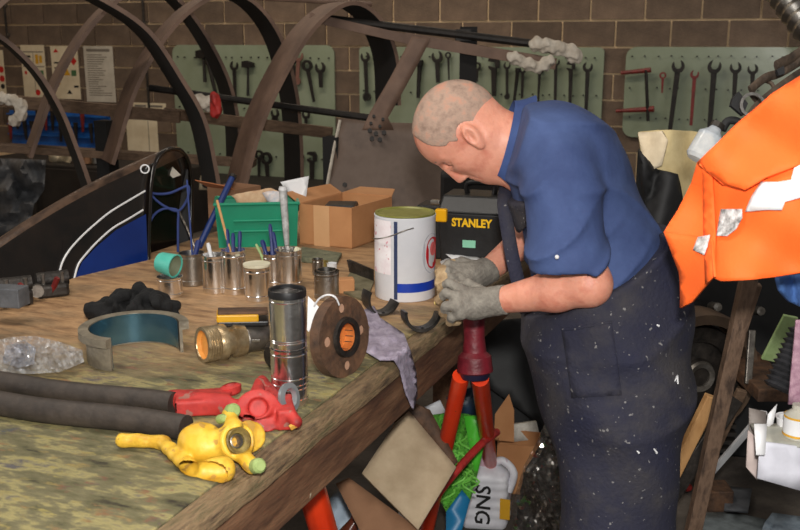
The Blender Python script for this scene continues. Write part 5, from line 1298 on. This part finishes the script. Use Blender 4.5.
# ---------------------------------------------------------------- orange jacket and what hangs at the right
def jd(x, y):
    u = (x-665)/240
    d = 1.72-.22*math.sin(min(1.2, max(0, u))*1.5)
    d += .016*math.sin(x*.055+y*.03)+.014*math.sin(y*.06-x*.035+1)+.012*nz(x, y, 2, .02)
    d += .0009*max(0, 715-x)                                    # left corner falls away
    return d
jk = thing('hi_vis_jacket', 'bright orange hi-vis jacket with reflective strips hanging at the right', 'jacket', J(740, 290, 1.6))
JO = [(830, 62), (800, 77), (772, 94), (737, 123), (698, 162), (692, 182), (678, 210), (664, 232), (672, 252), (680, 272), (682, 290), (681, 308), (692, 302), (704, 288), (713, 277), (722, 281), (750, 280), (775, 277), (800, 273), (870, 266), (900, 170), (880, 60)]
obj('jacket_body', sheet(JO, lambda x, y: J(x, y, jd(x, y)), 7), M_hiviz, jk, solid=.006, smooth=120)
obj('collar_flap', sheet([(698, 162), (712, 150), (737, 124), (772, 95), (806, 75), (840, 100), (835, 150), (800, 165), (765, 178), (745, 190), (724, 183)], lambda x, y: J(x, y, jd(x, y)-.020-.010*math.sin((x-698)*.05)), 7), M_hiviz, jk, solid=.006, smooth=120)
obj('front_placket', sheet([(703, 168), (712, 166), (716, 235), (714, 276), (706, 285), (704, 230)], lambda x, y: J(x, y, jd(x, y)-.010), 6), M_hiviz, jk, solid=.004, smooth=120)
obj('lower_flap', sheet([(664, 232), (697, 236), (712, 240), (713, 277), (692, 302), (681, 308), (680, 272)], lambda x, y: J(x, y, jd(x, y)-.009), 6), M_hiviz, jk, solid=.003, smooth=120)
obj('reflective_band', sheet([(745, 212), (752, 196), (761, 182), (778, 182), (791, 180), (794, 168), (830, 150), (840, 190), (800, 198), (785, 202), (782, 210), (765, 210)], lambda x, y: J(x, y, jd(x, y)-.014), 6), M_refl, jk, solid=.002, smooth=120)
obj('reflective_band', sheet([(721, 209), (742, 209), (742, 218), (736, 229), (727, 236), (717, 236), (718, 226)], lambda x, y: J(x, y, jd(x, y)-.014), 4), M_reflg, jk, solid=.002, smooth=120, label='scuffed reflective strip')
obj('reflective_band', sheet([(698, 237), (710, 235), (707, 247), (704, 255), (693, 250)], lambda x, y: J(x, y, jd(x, y)-.018), 4), M_reflg, jk, solid=.002, smooth=120, label='scuffed small reflective patch')
for a, b2 in (((712, 240), (715, 277)), ((700, 164), (724, 184))):
    obj('seam', MB().tube([J(a[0]+(b2[0]-a[0])*i/6, a[1]+(b2[1]-a[1])*i/6, jd(a[0]+(b2[0]-a[0])*i/6, a[1]+(b2[1]-a[1])*i/6)-.024) for i in range(7)], .0025, 6), M_hiviz, jk, smooth=60)
# cream canvas bag behind
def cd_(x, y): return 2.55+.03*math.sin(x*.12)+.02*nz(x, y, 1, .05)
obj('canvas_sack', sheet([(638, 133), (656, 130), (690, 131), (712, 134), (716, 160), (700, 200), (682, 215), (672, 205), (660, 175), (648, 170), (641, 150)], lambda x, y: J(x, y, cd_(x, y)), 6), M_cream, label='cream canvas sack hanging behind the man\'s back and jacket', cat='sack', solid=.012, smooth=120)
obj('sack_flap', sheet([(638, 133), (662, 131), (668, 140), (662, 165), (652, 170), (643, 158)], lambda x, y: J(x, y, cd_(x, y)-.04), 6), mat('canvas_pale', (204, 186, 156), (224, 208, 180), rough=.9, scale=20), label='pale folded canvas flap over the cream sack', cat='canvas', solid=.006, smooth=120)
obj('black_jacket', sheet([(640, 150), (652, 168), (676, 174), (681, 200), (676, 230), (684, 262), (700, 300), (660, 300), (650, 240)], lambda x, y: J(x, y, 2.50+.03*math.sin(x*.2+y*.05)), 7), M_black, label='black garment hanging behind the man\'s back', cat='jacket', solid=.015, smooth=120)
# clear bottle
a = J(697, 160, 1.95); b2 = J(716, 128, 1.95)
t = thing('clear_bottle', 'clear plastic bottle lying tilted above the jacket collar', 'bottle', a)
obj('bottle_body', MB().tube([a, a.lerp(b2, .1), a.lerp(b2, .75), a.lerp(b2, .92), b2], [.022, .028, .028, .014, .012], 16), mat('clear_plastic', (190, 200, 210), (230, 234, 240), rough=.1, alpha=.5, scale=30), t)
obj('cap', MB().tube([b2, b2+(b2-a)*.15], .014, 12), M_steeldk, t)
# dark tangle of harness at top right
t = thing('harness', 'tangle of dark leather straps and metal above the orange jacket', 'harness', J(770, 100, 2.0))
for path, r in (([(745, 128), (756, 110), (770, 97), (790, 82), (812, 68)], .016), ([(740, 138), (752, 118), (768, 104), (792, 90), (815, 76)], .013), ([(750, 90), (765, 78), (782, 72), (815, 52)], .010), ([(756, 84), (752, 94), (760, 102), (774, 96), (772, 84), (762, 80)], .006), ([(776, 66), (784, 62), (792, 58), (812, 44)], .012)):
    obj('strap', MB().tube(smoothpath([J(x, y, 2.0+.01*i) for i, (x, y) in enumerate(path)], 4), r, 8, flatn=.5), mat('harness_brown', (44, 34, 26), (84, 68, 54), rough=.7, scale=30, bump=.4), t, smooth=60)
obj('buckle', sheet([(738, 92), (747, 104), (742, 116), (730, 106), (732, 98)], lambda x, y: J(x, y, 1.97), 5), M_black, t, solid=.012, smooth=0)
obj('buckle', sheet([(776, 70), (783, 66), (784, 74), (778, 76)], lambda x, y: J(x, y, 1.97), 5), M_black, t, solid=.01, smooth=0)
obj('strap_loop', MB().tube(smoothpath([J(722, 130, 2.0), J(728, 121, 2.0), J(738, 122, 2.0), J(741, 131, 2.0), J(734, 139, 2.0)], 4), .009, 8), M_black, t, smooth=60)
obj('chrome_link', MB().lathe([(.02, -.003), (.026, -.003), (.026, .003), (.02, .003), (.02, -.003)], J(752, 105, 1.95), -FW, 18), M_chromed, t)

# ---------------------------------------------------------------- machinery under the jacket
mc = thing('machine', 'dark old machine with a round guard and bolted plate, under the jacket', 'machine', (J(730, 420, 3.0).x, J(730, 420, 3.0).y, 0))
pz = J(745, 320, 3.7)
obj('back_plate', MB().box((pz.x+.05, pz.y+.06, .62), (1.0, .04, 1.24), Matrix.Rotation(YAW*.3, 3, 'Z')), M_black, mc, smooth=0, bevel=.01)
for x, y in ((717, 307), (760, 311)):
    p = J(x, y, 3.6); obj('bolt', MB().lathe([(0, .014), (.016, .012), (.018, 0), (.018, -.06)], p, -FW, 14), M_steel, mc, label='round bolt head')
pc = J(692, 372, 3.4)
obj('guard', MB().lathe([(0.1930, -0.0585), (0.2281, -0.0585), (0.2340, -0.0468), (0.2340, 0.0468), (0.2281, 0.0585), (0.1930, 0.0585), (0.1930, -0.0585)], pc, (FC+RT*.25), 36), mat('guard_brown', (78, 62, 50), (104, 84, 66), rough=.6, scale=10, bump=.2), mc)
obj('pulley', MB().lathe([(0.0000, 0.0468), (0.0585, 0.0526), (0.0643, 0.0351), (0.1170, 0.0234), (0.1228, 0.0351), (0.1755, 0.0351), (0.1813, 0.0000), (0.1755, -0.0351), (0.0000, -0.0351)], pc, (FC+RT*.25), 36), M_steeldk, mc)
obj('pulley_hub', MB().lathe([(0.0351, 0.0585), (0.0526, 0.0643), (0.0585, 0.0526), (0.0351, 0.0468), (0.0351, 0.0585)], pc, (FC+RT*.25), 24), M_steel, mc)
for k in range(7):
    z = J(690, 400+k*8, 3.45); obj('cooling_rib', MB().box((z.x, z.y, z.z), (.32, .05, .014), Matrix.Rotation(YAW, 3, 'Z')), M_steeldk, mc, smooth=0)
# lever pieces
def slab(nm, lab, cat, pts, d0, d1, th, m, parent=None, **k):
    ys = [p[1] for p in pts]; y0, y1 = min(ys), max(ys)
    return obj(nm, sheet(pts, lambda x, y: J(x, y, d0+(d1-d0)*(y-y0)/(y1-y0)), 14), m, parent, label=lab, cat=cat, solid=th, smooth=30, **k)
def beam(nm, lab, cat, x0, y0, d0, x1, y1, d1, wpx, th, m, **k):
    a, b2 = J(x0, y0, d0), J(x1, y1, d1); ax_ = (b2-a).normalized(); sd = ax_.cross(FC).normalized(); nn = sd.cross(ax_).normalized(); w = wpx*(d0+d1)/2/FPX
    q = lambda p: [p-sd*w/2-nn*th/2, p+sd*w/2-nn*th/2, p+sd*w/2+nn*th/2, p-sd*w/2+nn*th/2]
    return obj(nm, MB().hexa(q(a), q(b2)), m, label=lab, cat=cat, smooth=0, bevel=.003, **k)
M_post = mat('post_brown', (84, 64, 50), (116, 92, 74), (66, 50, 40), rough=.7, scale=12, stretch=(3, 3, 1), bump=.3)
beam('timber_post', 'long dark brown leaning post from the floor up to the jacket hem', 'post', 751, 268, 2.3, 690, 545, 2.55, 15, .03, M_post)
beam('iron_bar', 'narrow brown iron bar crossing right of the leaning post', 'bar', 757, 284, 2.34, 742, 330, 2.4, 9, .02, M_post)
beam('lever', None, None, 752, 330, 3.2, 748, 384, 3.2, 7, .015, M_steel, parent=mc)
beam('wooden_pole', 'yellow-brown wooden pole end left of the leaning post', 'pole', 712, 396, 2.8, 642, 538, 2.93, 12, .03, M_pale)
beam('thin_lath', 'thin pale lath beside the wooden handle', 'lath', 706, 422, 2.85, 650, 530, 2.98, 4, .01, M_pale)
beam('brown_batten', 'brown batten lying behind the white stick', 'batten', 742, 390, 3.1, 700, 480, 3.25, 10, .02, M_rail)
beam('white_stick', 'white stick leaning from the floor toward the white tray', 'stick', 764, 412, 2.9, 706, 479, 3.25, 7, .012, M_white)
beam('green_paddle', 'pale green flat paddle', None, 791, 316, 3.1, 768, 360, 3.2, 15, .012, M_palegreen, parent=mc)
beam('grey_strut', 'dark strut crossing low behind the wooden handle', 'strut', 735, 398, 3.05, 655, 520, 3.05, 16, .03, M_steeldk)
obj('pivot_block', MB().box(J(752, 370, 3.35), (.14, .5, .045), Matrix.Rotation(YAW, 3, 'Z')), M_castrust, mc, smooth=0, bevel=.004)
obj('red_valve', MB().ball(G(686, 487, .016), (.024, .022, .016)), M_redp, label='red valve piece on the floor left of the leaning post', cat='valve', smooth=60)
# corrugated hose
a, b2 = J(806, 332, 2.2), J(779, 390, 2.2); n = 22
obj('corrugated_hose', MB().tube([a.lerp(b2, i/n) for i in range(n+1)], [.040 if i % 2 else .030 for i in range(n+1)], 18), mat('hose_dark', (40, 40, 42), (74, 74, 78), rough=.45, scale=20), label='dark corrugated hose hanging at the right edge', cat='hose', smooth=50)
obj('blue_cloth', sheet([(776, 277), (800, 274), (830, 272), (830, 312), (806, 308), (790, 302), (780, 290)], lambda x, y: J(x, y, 1.78+.02*math.sin(x*.2)), 5), M_denim, label='blue denim cloth showing under the jacket hem at right', cat='cloth', solid=.01, smooth=120)
slab('pink_strip', 'pink checked cloth strip hanging at the right edge', 'cloth', [(796, 320), (812, 320), (812, 404), (788, 404)], 1.9, 1.95, .006, mat('pink_check', (140, 100, 120), (186, 150, 164), rough=.9, scale=60))
# white tray box with items
t = thing('white_carton', 'white carton with an open top holding small bottles, bottom right', 'box', J(790, 470, 1.75))
slab('front_side', None, None, [(760, 441), (806, 447), (806, 492), (757, 478)], 1.72, 1.74, .004, mat('carton_lilac', (196, 196, 206), (212, 212, 222), rough=.6, scale=20), t)
slab('left_side', None, None, [(748, 430), (760, 441), (757, 480), (746, 467)], 1.78, 1.78, .004, mat('carton_pinkish', (176, 160, 156), (196, 180, 174), rough=.6, scale=20), t)
slab('back_side', None, None, [(749, 408), (766, 412), (766, 441), (749, 432)], 1.84, 1.82, .004, mat('carton_grey', (110, 102, 98), (134, 126, 120), rough=.6, scale=20), t)
obj('top_tray', sheet([(750, 424), (806, 424), (806, 448), (760, 442)], lambda x, y: J(x, y, 1.80-(y-424)*.0035), 8), mat('tray_grey', (150, 150, 140), (180, 178, 166), rough=.4, scale=20), t, solid=.003, smooth=30)
slab('white_card', 'white blank card standing in the carton, left of the bottles', 'card', [(754, 424), (767, 424), (765, 455), (756, 455)], 1.72, 1.70, .002, M_white)
b_ = J(796, 438, 1.76); t = thing('small_bottle', 'small bottle with yellow-edged white label in the carton', 'bottle', b_)
obj('glass_body', MB().lathe([(0, 0), (.022, 0), (.024, .004), (.024, .046), (.012, .056), (.012, .066), (0, .066)], b_, seg=24), mat('bottle_glass', (190, 186, 170), (216, 212, 200), rough=.15, alpha=.75, scale=8), t)
obj('paper_label', MB().lathe([(.0246, .012), (.0246, .044)], b_, seg=24), M_white, t); obj('label_edge', MB().lathe([(.025, .042), (.025, .046)], b_, seg=24), M_yel, t); obj('label_edge', MB().lathe([(.025, .008), (.025, .012)], b_, seg=24), M_yel, t)
b_ = J(786, 434, 1.80); t = thing('white_cup', 'little white plastic cup beside the bottle in the carton', 'cup', b_)
obj('cup_body', MB().lathe([(0, 0), (.016, 0), (.020, .034), (.018, .034), (.014, .003), (0, .003)], b_, seg=20), M_white, t); obj('cup_rim', MB().lathe([(.0185, .032), (.022, .033), (.022, .036), (.0185, .035)], b_, seg=20), M_white, t)
0 and obj('chrome_chain', MB().tube(smoothpath([J(789, 406, 1.85), J(787, 396, 1.85), J(791, 388, 1.85), J(786, 380, 1.85)], 4), [.006 if i % 2 else .003 for i in range(13)], 8), M_chrome, label='short bright chain hanging above the carton', cat='chain')
slab('white_paper', 'white paper corner sticking up from the back of the carton', 'paper', [(768, 414), (777, 404), (773, 424), (766, 428)], 1.79, 1.79, .002, M_white)
# floor litter at the right
def floorsheet(nm, lab, cat, poly, h, m, amp=.02, fr=.05, st=7, solid=.003):
    obj(nm, sheet(poly, lambda x, y: G(x, y, h+amp*abs(nz(x, y, 3, fr))), st), m, label=lab, cat=cat, solid=solid, smooth=60)
M_bgcl = mat('blue_grey_cloth', (96, 104, 106), (126, 134, 136), rough=.9, scale=20, bump=.3)
floorsheet('dust_sheet', 'grey-blue dust sheet spread on the floor at bottom right', 'cloth', [(690, 514), (730, 512), (768, 520), (760, 560), (680, 560), (686, 530)], .01, M_bgcl)
floorsheet('dust_sheet', 'paler blue-grey cloth bunched at the bottom right corner', 'cloth', [(765, 522), (772, 513), (795, 516), (830, 520), (830, 560), (750, 560)], .03, mat('pale_blue_cloth', (118, 132, 146), (150, 164, 176), rough=.9, scale=20, bump=.3), .05, .07)
floorsheet('grey_board', 'grey board lying on the floor beside the leaning post', 'board', [(726, 487), (752, 490), (748, 512), (724, 510)], .03, M_tarp, .0, .05, 9, .01)
p = G(715, 512); obj('brown_brick', MB().box(p+UZ*.04+away(p)*.05, (.09, .1, .08), Matrix.Rotation(YAW, 3, 'Z')), M_castrust, label='rusty brown block on the floor beside the post', cat='block', smooth=0, bevel=.004)

# ---------------------------------------------------------------- under the bench
FB = lambda x, y, h=0: G(x, y, h)
t = thing('axle_stand', 'orange tubular stand with a maroon socket head, against the bench front', 'stand', G(462, 520))
Xs = X1+.075
hp = Xp(474, 318, Xs); hq = Xp(475, 372, Xs+.01)
obj('socket_head', MB().tube([hp, hp.lerp(hq, .35), hp.lerp(hq, .62), hp.lerp(hq, .7), hp.lerp(hq, .98), hq+(hq-hp)*.06], [.028, .026, .030, .042, .046, .030], 16), M_maroon, t, label='maroon socket head')
obj('head_ring', MB().tube([hp.lerp(hq, .98), hp.lerp(hq, 1.12)], [.042, .034], 16), flat('ring_navy', (30, 26, 52), .5), t)
def leg_(x0, y0, a, x1, y1, r, nm='leg'):
    e = G(x1, y1); return obj(nm, MB().tube([a, e+UZ*.005], r, 14), M_orange, t), e
l1, e1 = leg_(0, 0, J(461, 376, dep(hq)), 424, 545, .022); l2, e2 = leg_(0, 0, J(480, 378, dep(hq)), 493, 486, .023)
for e in (e1, e2): obj('foot_pad', MB().tube([e+UZ*.001, e+UZ*.012], .04, 14), M_steeldk, t)
obj('cross_brace', MB().tube(smoothpath([J(497, 432, 2.95), J(480, 445, 2.85), J(452, 476, 2.75), J(430, 505, 2.7)], 4), .012, 10), M_redp, t)
e = G(338, 600)
t = thing('orange_leg_stand', 'orange tube stand leg showing below the bench apron, lower middle', 'stand', e)
obj('leg', MB().tube([J(306, 470, 2.05), J(332, 560, 2.2), e], .032, 16), M_orange, t); obj('foot_pad', MB().tube([e, e+UZ*.012], .05, 14), M_steeldk, t); obj('top_bracket', MB().tube([J(300, 452, 2.03), J(308, 478, 2.06)], .038, 16), M_maroon, t)
# boards
slab('beige_panel', 'square beige board leaning under the bench front', 'board', [(395, 424), (409, 412), (456, 468), (418, 530), (362, 474)], 2.55, 2.35, .012, M_beige)
slab('panel_frame', 'dark framed board edge behind the beige board', 'board', [(393, 418), (408, 400), (430, 410), (458, 462), (453, 466), (412, 416), (396, 428)], 2.66, 2.6, .006, M_castrust)
slab('cardboard_sheet', 'brown cardboard sheet lying below the beige board', 'cardboard', [(336, 484), (349, 478), (425, 534), (420, 560), (380, 570)], 2.45, 2.3, .006, M_cardd)
slab('dark_plastic_bin', 'dark charcoal bin lid behind the orange stand', 'bin', [(478, 322), (522, 318), (548, 396), (560, 440), (520, 410), (484, 384)], 3.85, 3.8, .02, mat('charcoal', (30, 31, 32), (44, 45, 46), rough=.6, scale=10))
slab('dark_rubber_mat', 'black rubber mat hanging at the end of the bench', 'mat', [(470, 380), (545, 380), (560, 470), (480, 470)], 3.95, 3.9, .01, M_black)
# green mesh
def gm(x, y): return J(x, y, 3.1+.05*nz(x, y, 2, .05)+.02*nz(x, y, 2, .2)-(y-410)*.0015)
t = thing('green_net_bag', 'bright green net bag bulging between the orange legs', 'bag', G(452, 520))
obj('net_body', sheet([(420, 424), (432, 415), (452, 412), (478, 416), (482, 440), (478, 470), (470, 500), (448, 516), (440, 500), (432, 470), (424, 440)], gm, 5), mat('net_green', (64, 140, 44), (104, 186, 66), (44, 96, 34), rough=.6, scale=60, bump=.5), t, solid=.006, smooth=40)
mb = MB()
for k in range(26):
    x = random.uniform(428, 474); y = random.uniform(424, 492); w = random.uniform(-1, 1)
    P = [gm(x+8*math.sin(i*.8+k), y+i*3.0)-FW*.02 for i in range(5)]; mb.tube(P, .0035, 5)
obj('net_strands', mb, mat('net_light', (120, 206, 84), (140, 220, 96), rough=.5), t, kind='stuff', smooth=60)
slab('green_flap', 'smooth bright green plastic flap beside the net bag', 'plastic', [(464, 416), (478, 416), (484, 446), (476, 480), (468, 440)], 3.0, 3.0, .004, mat('flap_green', (76, 190, 50), (96, 204, 66), rough=.4))
slab('blue_packet', 'blue plastic packet below the green bag', 'packet', [(446, 512), (462, 490), (470, 500), (462, 530), (446, 540)], 2.95, 2.9, .01, flat('packet_blue', (30, 120, 170), .4))
slab('white_packet', 'white crumpled packet above the beige board under the bench', 'packet', [(418, 410), (440, 400), (446, 412), (428, 424), (420, 420)], 3.2, 3.2, .01, M_whitep)
slab('blue_sleeve', 'dark blue plastic sleeve between the orange legs', 'plastic', [(446, 398), (474, 386), (478, 416), (456, 414)], 3.2, 3.2, .01, flat('sleeve_blue', (40, 66, 92), .4))
# white jug, lettering SNG
a, b2 = G(465, 528), G(508, 534); c_ = a.lerp(b2, .5); d = dep(c_); wj = (a-b2).length
t = thing('plastic_jug', 'dirty white plastic jug marked SNG in black, on the floor', 'jug', c_)
JU = UZ; tz = zat(c_, 466)
jr = (b2-a).normalized(); jb = away(c_)*.10
fj = U(.02, s_box(c_+UZ*(tz*.42)+jb*.5, (wj/2, .055, tz*.42), [tuple(jr), tuple(away(c_)), (0, 0, 1)], .02), s_ell(c_+UZ*tz*.80+jb*.5, (wj*.40, .05, tz*.16), [tuple(jr), tuple(away(c_)), (0, 0, 1)]))
jn = c_+UZ*tz*.93+jb*.5-jr*.01
fj = U(.012, fj, s_cap(jn-UZ*.03, jn+UZ*.006, .024, .022))
lo, hi = bounds([a, b2, c_+UZ*(tz+.05), c_+jb*1.2], .05); lo.z = -.01
sobj('jug_body', lambda P, f=fj: f(P)+.0015*np.sin(P[:, 2]*180)*(np.abs(P[:, 2]-tz*.4) < tz*.35), lo, hi, .005, mat('jug_white', (206, 206, 214), (232, 232, 238), rough=.45, scale=12, spots=(170, 130, 150), spot_scale=14, spot_th=.66), t)
obj('cap', MB().tube([jn, jn+UZ*.03], .028, 16), mat('cap_pink', (190, 150, 166), (214, 190, 198), rough=.5, scale=20), t)
hpth = smoothpath([jn+jr*.02+UZ*0, jn+jr*.06+UZ*.02, jn+jr*.10-UZ*.02, jn+jr*.085-UZ*.09], 5); obj('handle', MB().tube(hpth, .014, 10), MATS['jug_white'], t, smooth=60)
fo = -away(c_); lp_ = c_+UZ*tz*.42+fo*.012
text('SNG', .075, lp_-jr*.018, -UZ, jr, M_inkd, t, ext=.0008, bold=.001)
obj('yellow_label', MB().box(lp_+jr*.062-UZ*.005, (.035, .002, .075), Matrix((jr, away(c_), UZ)).transposed()), M_yel, t, smooth=0, label='yellow label')
# cardboard carton with white packet
Cb_ = G(538, 497); Lb_ = G(496, 492); Rb_ = Cb_+away(Cb_)*.14
hx = zat(Lb_, 443)
cb, q, tps = panelbox('floor_carton', 'open brown carton with raised flap on the floor behind the jug', 'box', Cb_, Lb_, Rb_, hx, M_card, 'side')
fl0 = tps[1]
obj('flap', sheet([(494, 440), (495, 414), (509, 394), (514, 410), (514, 442)], lambda x, y: J(x, y, dep(Lb_)+.0+.004*(440-y)*.2), 7), M_card, cb, solid=.004, smooth=0)
slab('white_packet', 'white printed packet standing in the floor carton', 'packet', [(513, 424), (536, 421), (540, 438), (514, 441)], dep(Lb_)+.08, dep(Lb_)+.08, .03, mat('packet_print', (196, 190, 178), (226, 222, 212), rough=.7, scale=60))
# clear plastic sheeting beside the man's leg
def cs(x, y): return J(x, y, 2.75+.06*nz(x, y, 4, .08)+.06*abs(nz(x, y*.6, 7, .16)))
t = thing('plastic_sheet', 'crumpled clear polythene sheeting beside the man\'s leg', 'sheeting', G(545, 560))
obj('film', sheet([(537, 442), (546, 420), (562, 417), (566, 470), (566, 560), (514, 560), (512, 505), (524, 466)], cs, 4), mat('poly_film', (200, 196, 190), (226, 222, 218), rough=.13, metal=.95, alpha=.3, scale=30), t, solid=.0015, smooth=0)
obj('film_fold', sheet([(522, 470), (532, 472), (548, 500), (560, 530), (548, 545), (534, 515), (522, 490)], lambda x, y: cs(x, y)-FW*.03, 4), mat('poly_fold', (150, 142, 134), (190, 184, 178), rough=.13, metal=.95, alpha=.55, scale=20), t, solid=.0015, smooth=0)
obj('black_sack', sheet([(526, 468), (542, 446), (566, 450), (566, 570), (514, 570), (516, 520)], lambda x, y: J(x, y, 2.95+.05*nz(x, y, 1, .06)), 7), M_black, label='black plastic sack behind the polythene sheeting', cat='sack', solid=.02, smooth=60)
# white bag with bottle bottom middle
obj('white_carrier_bag', sheet([(334, 492), (346, 484), (366, 494), (384, 510), (392, 526), (400, 560), (330, 560), (326, 510)], lambda x, y: J(x, y, 2.75+.06*abs(nz(x, y, 5, .06))-(y-490)*.002), 6), mat('bag_white', (150, 168, 186), (186, 200, 214), rough=.5, scale=12), label='pale blue-white carrier bag under the bench, bottom middle', cat='bag', solid=.006, smooth=60)
a, b2 = J(344, 540, 2.5), J(356, 520, 2.5); t = thing('dark_bottle', 'dark brown bottle neck poking from the carrier bag', 'bottle', a)
obj('neck', MB().tube([a, b2], [.028, .014], 14), mat('bottle_brown', (70, 34, 24), (100, 50, 36), rough=.2), t); obj('cap', MB().tube([b2, b2+(b2-a)*.18], .016, 14), M_toolred, t)
floorsheet('scrap_paper', 'pale scrap of paper on the floor left of the jug', 'paper', [(392, 536), (402, 500), (412, 510), (404, 545)], .02, M_white, .03)
